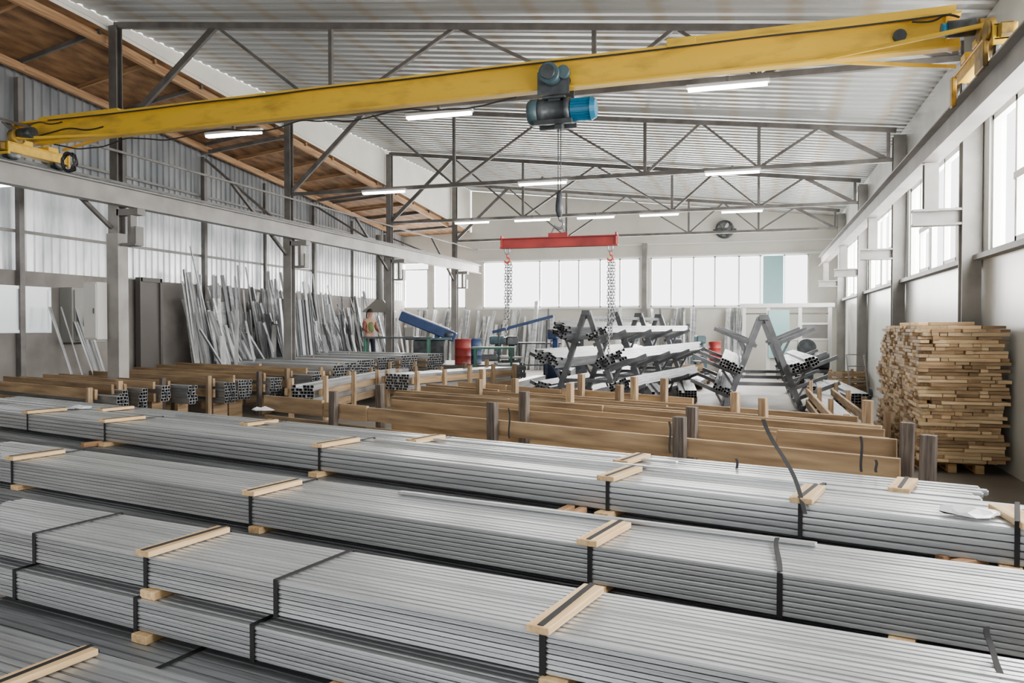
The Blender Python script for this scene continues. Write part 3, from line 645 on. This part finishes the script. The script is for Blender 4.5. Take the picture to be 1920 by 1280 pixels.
deeprack((1655,790),(1560,722),.55,4,.5,M_galv,'low timber rack with steel profiles beside wall',nz=3)
# ================================================================ A-FRAME RACKS
M_frame=mat('dark_grey_rack_paint',(.08,.085,.093),.45,.2,(.13,.135,.145),4)
def aframe(P0,P1,nf,halfw,hz,loads,label,arms):
    P0=Vector(P0);P1=Vector(P1); d=(P1-P0).normalized(); L=(P1-P0).length; M0=T(*P0)@RZ(math.atan2(d.y,d.x)-math.pi/2)
    e=top('cantilever_rack',M0,label,'storage rack','a-frame cantilever racks')
    def G(x,y,z): return (M0@Vector((x,y,z)))
    for k in range(nf):
        y=L*k/(nf-1)
        for sg in(-1,1):
            beam('leg',G(sg*halfw,y,0.02),G(sg*.05,y,hz),.11,.12,M_frame,e)
            for az,al in arms:
                xi=sg*(halfw*(1-az/hz)+.02)
                beam('arm',G(xi-sg*.1,y,az-.05),G(xi+sg*al,y,az+al*.42),.08,.08,M_frame,e)
                beam('arm_brace',G(sg*(halfw*(1-(az-.3)/hz)),y,az-.3),G(xi+sg*al*.35,y,az+al*.1),.04,.05,M_frame,e)
        beam('cross_tie',G(-halfw*.72,y,.55),G(halfw*.72,y,.55),.07,.08,M_frame,e)
        box('ridge_cap',(.2,.16,.12),M0@T(0,y,hz),M_frame,e)
    for sg in(-1,1): beam('base_rail',G(sg*halfw,-.2,.06),G(sg*halfw,L+.2,.06),.1,.1,M_frame,e)
    beam('ridge_rail',G(0,0,hz-.1),G(0,L,hz-.1),.08,.08,M_frame,e)
    for (sg,ai,nx,nz,w,m,ex) in loads:
        az,al=arms[ai]; xi=sg*(halfw*(1-az/hz)+.04+nx*w*.5*.9)
        zz=az+ (abs(xi)-halfw*(1-az/hz))*.42+.045
        top('steel_tube_bundle',M0@T(xi,L/2-.1+random.uniform(-.1,.2),zz)@RY(-math.atan(.42)*sg)@RZ(math.pi/2+random.uniform(-.02,.02)),'hollow square steel tubes resting on slanted rack arms','metal tubes','steel tube bundles',me=hollow_me(nx,nz,w,w,L+ex,m,jit=.25))
PA=C(1100,18.3); PB=C(1235,24.0)
A_=[(1.42,.68),(.78,.92),(.2,.7)]
aframe(PA,PB,4,.78,2.12,[(-1,0,7,6,.055,M_galvd,1.0),(1,0,9,3,.055,M_galvm,1.3),(-1,1,9,4,.062,M_galvm,1.1),(1,1,11,4,.062,M_galvm,1.2),(1,2,8,4,.06,M_galvm,1.0),(-1,2,7,3,.06,M_galvd,.8)],'dark grey steel a-frame rack with slanted arms holding tubes',A_)
PA=C(1432,17.2); PB=C(1425,22.0)
aframe(PA,PB,3,.78,2.0,[(-1,1,8,3,.06,M_galvm,.9),(1,1,9,3,.065,M_galvm,1.0),(-1,2,7,2,.06,M_galvd,.6)],'dark grey steel a-frame rack with slanted arms',[(1.42,.8),(.74,1.0),(.25,.85)])
for k,(px,f_,l,m) in enumerate(((1010,16.2,3.2,M_galvd),(1290,18.6,3.6,M_galvm),(1560,16.2,4,M_galvm),(1610,17.0,4.5,M_galv),(1235,16.0,2.4,M_galvd),(960,20.5,3,M_galvm),(1300,22.5,3,M_galvd),(1540,20.6,3,M_galvd),(1350,24.5,3,M_galvm),(1500,23.5,3,M_galvd),(1060,25.5,2.5,M_galvd),(1150,27,2.5,M_galvm))):
    P=C(px,f_); Q=P+Vector((random.uniform(-.5,.2),l,0)); tbundle(P,Q,.12,random.choice([4,5,6]),random.choice([2,3,4,6]),.07,.06,m,'steel profiles lying on floor bearers')
# ================================================================ LEANING PROFILES
def chan_me(L,w,m):
    k=('ch',L,w,m.name)
    if k not in BC: BC[k]=multi([((0,0,-w*.25),(L,w,.004)),((0,-w/2,0),(L,.004,w*.5)),((0,w/2,0),(L,.004,w*.5))],'chan',m)
    return BC[k]
bml=bmesh.new()
def lean(P,Q,w,m,label,grp,rest=False):
    M,L=dirM(P,Q); Ls=[1.3,1.6,2,2.3,2.6,3,3.3,3.6,4,4.5]; Lc=min(Ls,key=lambda v:abs(v-L)); d=(Vector(Q)-Vector(P)).normalized()
    M,_=dirM(P,Vector(P)+d*Lc); M=M@RX(math.pi*.5*random.choice([0,2])+random.uniform(-.5,.5))
    if rest:
        R=M.to_3x3(); t_=M.translation
        for c,s in(((0,0,-w*.25),(Lc,w,.004)),((0,-w/2,0),(Lc,.004,w*.5)),((0,w/2,0),(Lc,.004,w*.5))): bmbox(bml,t_+R@Vector(c),s,R)
        return
    top('steel_profile',M,label,'metal profile',grp,me=chan_me(Lc,w,m))
LW='pale steel channel profile leaning against grey wall'
for i in range(300):
    Y=random.uniform(16.9,28.8); back=i%5<3
    dens=.5+.5*math.sin(Y*1.9)
    if back: ox=random.uniform(.8,1.2); tx=random.uniform(.35,.65); z=random.uniform(2.2,3.1) if Y<24 else random.uniform(1.9,2.7)
    else: ox=random.uniform(1.4,2.2); tx=ox-random.uniform(.3,.8); z=random.uniform(1.4,2.3)
    z+=.4*(dens-.5)
    if i%10==0: z+=.6
    lean((xl(Y)+ox,Y,0),(xl(Y)+tx,Y+random.gauss(0,.36),z),random.choice([.05,.07,.09,.13]),M_lean if random.random()<.72 else M_leand,LW,'profiles leaning on side wall',rest=(i>=190 and Y>20) or i>=250)
for i in range(14):
    Y=19.1+i*.13; lean((xl(Y)+2.3,Y,0),(xl(Y)+2.0,Y+.02,2.7),.12,M_leand,'grey steel channel standing upright in a tight row','profiles leaning on side wall')
for i in range(9):
    Y=random.uniform(13.0,14.2); lean((xl(Y)+1.0,Y,0),(xl(Y)+.45,Y-.3,random.uniform(1.9,2.7)),.05,M_lean,LW,'profiles leaning on side wall')
for i in range(120):
    px=random.choice([random.uniform(780,1020),random.uniform(780,1020),random.uniform(780,1020),random.uniform(1020,1225),random.uniform(1225,1305),random.uniform(1360,1390)]); X=XA(px,YB)
    z=random.uniform(1.7,2.7)
    lean((X+random.uniform(-.2,.2),YB-random.uniform(.6,1.1),0),(X+random.uniform(-.2,.2),YB-.22,z),random.choice([.08,.12,.16]),M_lean if random.random()<.7 else M_leand,'pale steel profile leaning against end wall','profiles leaning on end wall',rest=i>=45)
me=fin(bml,'rest'); me.materials.append(M_lean); me.materials.append(M_leand)
for i,p_ in enumerate(me.polygons): p_.material_index=1 if (i//18)%4==0 else 0
top('leaning_profile_stock',Matrix.Identity(4),'dense mass of pale steel profiles leaning against walls','metal profile','profiles leaning on side wall',me=me,kind='stuff')
# ================================================================ LUMBER STACK
xa,xb_,ya,yb_=1.93,2.66,10.8,14.2
for k in range(3):
    y0=ya+.06+k*1.09
    e=top('wooden_pallet',T((xa+xb_)/2,y0+.52,0),'rough pine pallet under lumber stack','pallet','pallets')
    for j in range(5): box('deck_board',(.72,.12,.022),T((xa+xb_)/2,y0+.06+j*.23,.129),M_wood,e)
    for x in(-.3,0,.3):
        for yy in(.06,.52,.98): box('block',(.1,.12,.085),T((xa+xb_)/2+x,y0+yy,.0645),M_wood,e)
        box('skid',(.1,1.04,.02),T((xa+xb_)/2+x,y0+.52,.01),M_wood,e)
pit=.044; nl=38; z=.142
M_w2=[mat('pine_offcut_a',(.48,.32,.17),.75,0,(.68,.49,.28),4,(1,10,10),.2,var=(.65,1.2)),mat('pine_offcut_b',(.60,.43,.24),.75,0,(.78,.60,.36),4,(1,10,10),.2,var=(.7,1.2)),mat('pine_offcut_c',(.27,.165,.085),.8,0,(.46,.31,.17),4,(1,10,10),.2,var=(.6,1.2))]
pieces=[]; xe=2.86
for l in range(nl):
    zz=z+pit*(l+.5); ev=random.random()<.5
    bul=.02*math.sin(l*.35)+.015*math.sin(l*.9+1)
    y=ya+(.12 if ev else 0)+random.uniform(-.03,.03)
    tend=yb_-(.0 if l<31 else (l-31)*.12)
    while y<tend-.12:
        L_=random.choice([.08,.1,.15,.2,.3,.45]); L_=round(min(L_,yb_-y+.02),2)
        if L_<.07: break
        deep=.1 if L_>.2 else .35
        pieces.append((y,(L_,deep,round(pit-random.choice([.002,.004,.008]),3)),T(xa+deep/2+random.uniform(-.06,.02)-bul,y+L_/2,zz)@RZ(math.pi/2+random.uniform(-.06,.06))))
        y+=L_+random.uniform(.001,.01)
    x=xa+(-.03 if ev else .11)-bul*.5
    while x<xe-.07:
        L_=round(min(random.choice([.08,.1,.15,.25,.4,.55]),xe+random.uniform(-.03,.04)-x),2)
        if L_<.07: break
        deep=.1 if L_>.2 else .3
        pieces.append((ya-1,(L_,deep,round(pit-random.choice([.002,.004,.008]),3)),T(x+L_/2,ya+deep/2+random.uniform(-.06,.02),zz)@RZ(random.uniform(-.05,.05)))); x+=L_+random.uniform(.001,.01)
pieces.sort(key=lambda t:t[0])
bmc=bmesh.new(); bmr=bmesh.new()
for i,(k_,s,M) in enumerate(pieces):
    if i<285:
        o=add('lumber_piece',boxm(s,.002,random.choice([M_w2[0],M_w2[1],M_w2[1],M_w2[2],M_w2[0]])),M); tag(o,'short sawn pine offcut in a tall stack','lumber','stacked pine offcuts')
    else:
        bmbox(bmr,M.translation,s,M.to_3x3())
for l in range(nl): bmbox(bmc,((xa+xb_)/2+.06,(ya+yb_)/2+.08,z+pit*(l+.5)),(xb_-xa-.16,yb_-ya-.18,pit-.001))
me=fin(bmr,'rest'); [me.materials.append(q) for q in M_w2]
for i,p_ in enumerate(me.polygons): p_.material_index=(0,1,1,2,0,1,0)[((i//6)*7919)%7]
top('lumber_pile_rest',Matrix.Identity(4),'densely stacked pine offcuts at far end of pile','lumber',me=me,kind='stuff',group='stacked pine offcuts')
me=fin(bmc,'core'); me.materials.append(M_w2[2]); top('lumber_pile_core',Matrix.Identity(4),'densely stacked pine offcuts inside the pile','lumber',me=me,kind='stuff')
for j in range(9):
    o=add('lumber_piece',boxm((.5,.1,.04),.003,M_w2[j%3]),T(xa+.32+random.uniform(-.06,.06),ya+.2+j*.26,z+pit*nl+.022)@RZ(random.uniform(-.5,.5))); tag(o,'short sawn pine offcut in a tall stack','lumber','stacked pine offcuts')
# ================================================================ WORK AREA
pz=.6
pf=C(805,26.4)
top('work_platform',T(pf.x,pf.y,pz/2)@RZ(TH),'low concrete work platform','platform',me=multi([((0,0,0),(6.0,3.4,pz))],'plat',M_floor))
def drum(P,m,label,s=1.):
    e=top('steel_drum',T(*P),label,'barrel','oil drums')
    pr=[(.27,0),(.29,.02),(.28,.03),(.28,.28),(.295,.30),(.28,.32),(.28,.56),(.295,.58),(.28,.60),(.28,.84),(.29,.86),(.29,.88),(.27,.88),(.27,.865)]
    add('drum_body',lathe_me([(a*s,b*s) for a,b in pr],m),T(*P),e); cyl('bung',.03*s,.02*s,T(P[0]+.15*s,P[1],P[2]+.87*s),M_dark,e,10)
p=C(868,25.0,pz); drum((p.x,p.y,pz),M_red,'red steel drum on work platform',.92)
p=C(888,25.6,pz); drum((p.x,p.y,pz),M_sblue,'blue steel drum beside red drum',.92)
def bench(P,L,w,h,ang,m,label,top_m=None):
    M0=T(*P)@RZ(ang); e=top('workbench',M0,label,'workbench','workshop benches')
    box('bench_top',(L,w,.06),M0@T(0,0,h),top_m or m,e)
    for x in(-L/2+.1,L/2-.1):
        for y in(-w/2+.05,w/2-.05): box('leg',(.07,.07,h-.03),M0@T(x,y,(h-.03)/2),m,e)
        box('cross_bar',(.05,w-.1,.05),M0@T(x,0,h*.35),m,e)
    box('stretcher',(L-.2,.05,.05),M0@T(0,-w/2+.05,h*.35),m,e)
    return e,M0
p=C(745,25.2,pz); bench(p,2.2,.5,.85,TH,M_green,'green steel workbench with roller top',M_dark)
p=C(925,24.2,0); bench(p,1.3,.8,1.15,TH,M_green,'green steel workbench near end wall')
p=C(38,17.5,0); bench(p,1.6,.7,1.75,TH+.3,M_green,'green steel workbench beside plaster wall')
p=C(1340,27,0); bench(p,1.4,.6,.6,TH,M_dark,'dark low bench carrying red drum'); drum((p.x,p.y,.63),M_red,'small red steel drum on low bench',.75)
p=C(1235,29,0); bench(p,1.8,.6,1.0,TH,M_dark,'dark workbench against end wall')
p=C(1010,28.6,0); bench(p,1.6,.6,1.2,TH,M_dark,'dark workbench against end wall')
p=C(800,26.1,pz); M0=T(*p)@RZ(TH)
e=top('cutting_machine',M0,'blue metal cutting saw with long slanted cover','machine')
box('machine_body',(1.0,.7,.75),M0@T(.1,0,.375),M_dark,e,.02); box('machine_table',(1.5,.8,.08),M0@T(.1,0,.8),M_teal,e,.01)
box('slanted_cover',(1.95,.45,.32),M0@T(.05,0,1.2)@RY(.38),M_sblue,e,.03)
box('pale_panel',(1.7,.35,.05),M0@T(-.05,.02,1.43)@RY(.38),M_white,e,.01)
box('support_arm',(.15,.3,.4),M0@T(.35,0,.95),M_sblue,e,.02); cyl('motor',.14,.3,M0@T(.75,-.1,.92),M_dark,e,16,'X')
box('control_box',(.3,.2,.35),M0@T(-.55,-.2,1.0),M_elec,e,.02)
p=C(980,26.5,0); M0=T(*p)@RZ(TH)
e=top('roller_conveyor',M0,'blue inclined feed conveyor on steel legs','conveyor')
box('conveyor_bed',(2.1,.3,.10),M0@T(0,0,1.88)@RY(-.26),M_sblue,e,.01)
for x,h in((-.8,1.62),(.8,2.02)): box('leg',(.06,.25,h),M0@T(x,0,h/2),M_dark,e)
def machine(px,fw,w,h,m):
    p=C(px,fw); M0=T(*p)@RZ(TH+random.uniform(-.3,.3)); e=top('workshop_machine',M0,'upright grey workshop machine with head and column','machine','workshop machines')
    box('base',(w,.6,h*.45),M0@T(0,0,h*.225),m,e,.02); box('table',(w*1.3,.5,.06),M0@T(0,-.05,h*.5),M_col,e); box('column',(.18,.18,h*.5),M0@T(.1,.12,h*.7),m,e); box('head',(w*.7,.5,h*.2),M0@T(.05,0,h*.88),m,e,.04); cyl('spindle',.04,.25,M0@T(0,-.12,h*.7),M_chrome,e,12)
for a in((1035,27,.5,1.75,M_sblue),(930,28,.8,1.5,M_teal),(1265,27.5,.6,1.4,M_dark),(1180,29.5,.7,1.6,M_teal),(1085,29,.6,1.7,M_dark),(1310,29.5,.5,1.5,M_teal),(955,26.8,.6,1.5,M_dark)): machine(*a)
p=C(712,27.5,0); 
bm=bmesh.new(); bmesh.ops.create_cone(bm,cap_ends=False,segments=4,radius1=.75,radius2=.15,depth=.45); me=fin(bm,'hood'); me.materials.append(M_elec)
zh_=ZY(573,27.5)
e=top('extractor_hood',T(p.x,p.y,zh_),'pale grey sheet metal extractor hood','hood'); add('hood_shell',me,T(p.x,p.y,zh_)@RZ(math.pi/4+TH),e)
cyl('duct',.13,2.3,T(p.x,p.y,zh_+1.3),M_elec,e,14)
for sx in(-.5,.5): cyl('support_leg',.025,zh_-.2-pz,T(p.x+sx,p.y,pz+(zh_-.2-pz)/2),M_dark,e,8)
def crate(P,ang,s,m,label):
    M0=T(*P)@RZ(ang); e=top('storage_crate',M0,label,'crate','workshop crates'); w,d_,h=s
    for zz in(h*.2,h*.5,h*.8):
        for sy in(-1,1): box('side_slat',(w,.03,h*.2),M0@T(0,sy*d_/2,zz),m,e)
        for sx in(-1,1): box('end_slat',(.03,d_,h*.2),M0@T(sx*w/2,0,zz),m,e)
    for sx in(-1,1):
        for sy in(-1,1): box('corner_post',(.06,.06,h),M0@T(sx*(w/2-.04),sy*(d_/2-.04),h/2),m,e)
for px,f_,s in((1290,26,(.9,.7,.6)),(905,28,(1,.8,.9)),(1490,26.5,(1.0,.8,.8)),(1255,25.8,(.8,.6,.5)),(955,24,(.9,.7,.7)),(1590,22,(.8,.6,.6))):
    p=C(px,f_); crate((p.x,p.y,0),random.uniform(0,.6),s,random.choice([M_woodt,M_galvd,M_dark]),'slatted workshop crate for offcuts')
# partition frame
Yp=29.6
xs=[XA(v,Yp) for v in(1395,1440,1500,1556)]; zt2=ZY(576,28)
e=top('glazed_partition',T((xs[0]+xs[-1])/2,Yp,0),'white framed glazed partition with teal panel','partition')
for x in xs: box('upright',(.12,.12,zt2),T(x,Yp,zt2/2),M_white,e)
box('top_rail',(xs[-1]-xs[0]+.3,.16,.14),T((xs[0]+xs[-1])/2,Yp,zt2+.07),M_white,e)
box('top_rail',(xs[-1]-xs[0],.06,.05),T((xs[0]+xs[-1])/2,Yp,zt2-.22),M_paint,e)
box('mid_rail',(xs[-1]-xs[2],.07,.07),T((xs[2]+xs[3])/2,Yp,1.9),M_white,e); box('mid_rail',(xs[-1]-xs[1],.07,.07),T((xs[1]+xs[3])/2,Yp,1.35),M_white,e)
box('lower_panel',(xs[-1]-xs[1],.03,1.3),T((xs[1]+xs[3])/2,Yp,.66),M_cream,e)
box('dark_pane',(xs[3]-xs[2]-.15,.02,.5),T((xs[2]+xs[3])/2,Yp,1.63),M_col,e)
box('teal_panel',(.7,.03,1.7),T(xs[1]+.36,Yp-.08,zt2-.95),M_tealg,e)
o=box('teal_pane',(.75,.03,1.9),T(XA(1449,YB-.1),YB-.06,zs+1.02),M_tealg); tag(o,'pale teal film panel on end window','panel')
# electric cabinets
Xw=xl(14.6)
e=top('electric_cabinet',T(Xw+.35,14.6,1.9),'grey wall mounted electric cabinet','cabinet'); box('cabinet_body',(.35,.9,1.2),T(Xw+.3,13.9,2.05),M_elec,e,.01); box('door',(.02,.8,1.1),T(Xw+.49,13.9,2.05),M_elec,e,.005); box('handle',(.02,.03,.12),T(Xw+.51,14.2,2.05),M_dark,e)
e=top('electric_cabinet',T(XC-.1,11.9,1.9),'pale cabinet fixed to steel column','cabinet'); box('cabinet_body',(.32,.25,1.1),T(XC-.24,12.1,2.1),M_elecw,e,.01); box('door',(.29,.02,1.04),T(XC-.24,11.965,2.1),M_elecw,e,.005); box('handle',(.02,.02,.1),T(XC-.14,11.945,2.1),M_dark,e)
struct('door_1',multi([((0,0,1.5),(.1,.75,3.0)),((0.07,-.34,1.5),(.06,.08,3.0)),((.07,.34,1.5),(.06,.08,3.0)),((.07,0,2.95),(.06,.7,.1))],'door',mat('dark_door',(.09,.08,.074),.6)),T(xl(16)+.25,16.0,0),'dark grey tall workshop door')
fx,fz=XA(1358,YB),ZY(431,31.5)
e=top('wall_fan',T(fx,YB-.15,fz),'round dark exhaust fan on end wall','fan')
me=lathe_me([(.30,-.1),(.36,-.1),(.36,.1),(.30,.1)],M_dark,32); 
bm=bmesh.new(); bm.from_mesh(me); 
for f in [f for f in bm.faces if len(f.verts)>4]: bm.faces.remove(f)
bm.to_mesh(me); bm.free()
add('fan_ring',me,T(fx,YB-.12,fz)@RX(math.pi/2),e)
for k in range(6): box('blade',(.28,.015,.13),T(fx,YB-.12,fz)@RY(k*math.pi/3)@T(.15,0,0)@RX(.5),M_galvd,e)
cyl('hub',.07,.12,T(fx,YB-.14,fz),M_dark,e,14,'Y'); box('mount',(.9,.06,.06),T(fx,YB-.04,fz),M_paint,e)
p=C(1525,24); e=top('compressor',T(*p),'dark workshop compressor with round tank','machine'); cyl('tank',.25,.9,T(p.x,p.y,.75),M_dark,e,18,'X'); cyl('pulley',.28,.06,T(p.x-.2,p.y-.2,1.15),M_dark,e,20,'Y'); box('frame',(.9,.4,.1),T(p.x,p.y,.45),M_dark,e)
for x in(-.35,.35): box('foot',(.08,.4,.4),T(p.x+x,p.y,.2),M_dark,e)
p=C(1612,19.5); M0=T(*p)@RZ(TH); e=top('hand_trolley',M0,'dark steel tube hand trolley standing by wall','trolley')
for sx in(-.22,.22):
    beam('side_tube',M0@Vector((sx,0,.15)),M0@Vector((sx,.25,1.1)),.03,.03,M_col,e); cyl('wheel',.14,.05,M0@T(sx*1.25,.05,.14),M_dark,e,16,'X')
for t in(.3,.7,1.0): beam('cross_tube',M0@Vector((-.22,.25*t,.15+.95*t)),M0@Vector((.22,.25*t,.15+.95*t)),.025,.025,M_col,e)
box('toe_plate',(.5,.25,.02),M0@T(0,-.1,.1),M_dark,e)
# ================================================================ PERSON
def skin_obj(name,verts,edges,rad,m,M,parent,sub=2,root=0):
    me=bpy.data.meshes.new(name); me.from_pydata(verts,edges,[]); me.materials.append(m)
    o=add(name,me,M,parent); md=o.modifiers.new('skin','SKIN'); 
    for i,r in enumerate(rad): me.skin_vertices[0].data[i].radius=(r,r) if not isinstance(r,tuple) else r
    me.skin_vertices[0].data[root].use_root=True
    md.use_smooth_shade=True; s=o.modifiers.new('s','SUBSURF'); s.levels=sub; s.render_levels=sub
    return o
p=C(693,26.0,pz); MP=T(*p)@RZ(TH+.7)
V=[(0,0,.95),(0,.02,1.2),(0,.0,1.42),(0,-.03,1.50),(0,-.05,1.60),(0,-.06,1.70)]; E=[(0,1),(1,2),(2,3),(3,4),(4,5)]; Rr=[.14,.13,.15,.055,.095,.075]
def chain(start,pts,rs):
    prev=start
    for q_,r_ in zip(pts,rs): V.append(q_);Rr.append(r_);E.append((prev,len(V)-1)); prev=len(V)-1
    return prev
for sg in(-1,1):
    chain(0,[(sg*.1,0,.86),(sg*.12,-.03,.48),(sg*.12,.0,.08),(sg*.12,-.14,.04)],[.09,.06,.045,.04])
    w_=chain(2,[(sg*.19,0,1.40),(sg*.24,-.04,1.12),(sg*.2,-.27,1.02),(sg*.19,-.33,1.01)],[.06,.045,.032,.03])
    for j in range(4):
        xx=sg*(.165+.018*j); chain(w_,[(xx,-.38-.01*(j%2),1.0),(xx,-.415-.008*(j in(1,2)),.975)],[.01,.008])
    chain(w_,[(sg*.15,-.36,1.0),(sg*.145,-.385,.99)],[.011,.009])
e=skin_obj('person',V,E,Rr,M_skin,MP,None); tag(e,'worker in yellow-green vest and orange sleeves standing at bench','person')
skin_obj('vest',[(0,0,.92),(0,.02,1.2),(0,0,1.40)],[(0,1),(1,2)],[.155,.15,.17],M_vest,MP,e)
for sg in(-1,1):
    skin_obj('sleeve',[(sg*.17,0,1.41),(sg*.24,-.04,1.12),(sg*.205,-.25,1.03)],[(0,1),(1,2)],[.075,.058,.045],M_or,MP,e)
    skin_obj('trouser_leg',[(sg*.09,0,.9),(sg*.12,-.03,.48),(sg*.12,0,.08)],[(0,1),(1,2)],[.11,.08,.065],M_navy,MP,e)
    box('shoe',(.1,.27,.09),MP@T(sg*.12,-.07,.045),M_hair,e,.02)
bm=bmesh.new(); bmesh.ops.create_uvsphere(bm,u_segments=14,v_segments=8,radius=.112); bmesh.ops.delete(bm,geom=[v for v in bm.verts if v.co.z<-.02 and v.co.y<.03],context='VERTS')
me=fin(bm,'hair',smooth=True); me.materials.append(M_hair); add('hair',me,MP@T(0,-.035,1.68),e)
for sx in(-.035,.035): add('eye',cylm(.011,.01,M_hair,8,'Y'),MP@T(sx,-.15,1.665),e)
add('nose',cylm(.016,.04,M_skin,8,'Z',.006),MP@T(0,-.155,1.635),e); box('mouth',(.05,.01,.012),MP@T(0,-.145,1.585),M_red,e,.002)
for sx in(-.095,.095): add('ear',cylm(.028,.02,M_skin,10,'X'),MP@T(sx,-.05,1.64),e)
# ================================================================ WORLD
w=bpy.data.worlds.new('world'); scene.world=w; w.use_nodes=True; bg=w.node_tree.nodes['Background']; bg.inputs[0].default_value=(.985,.985,.99,1); bg.inputs[1].default_value=5.0
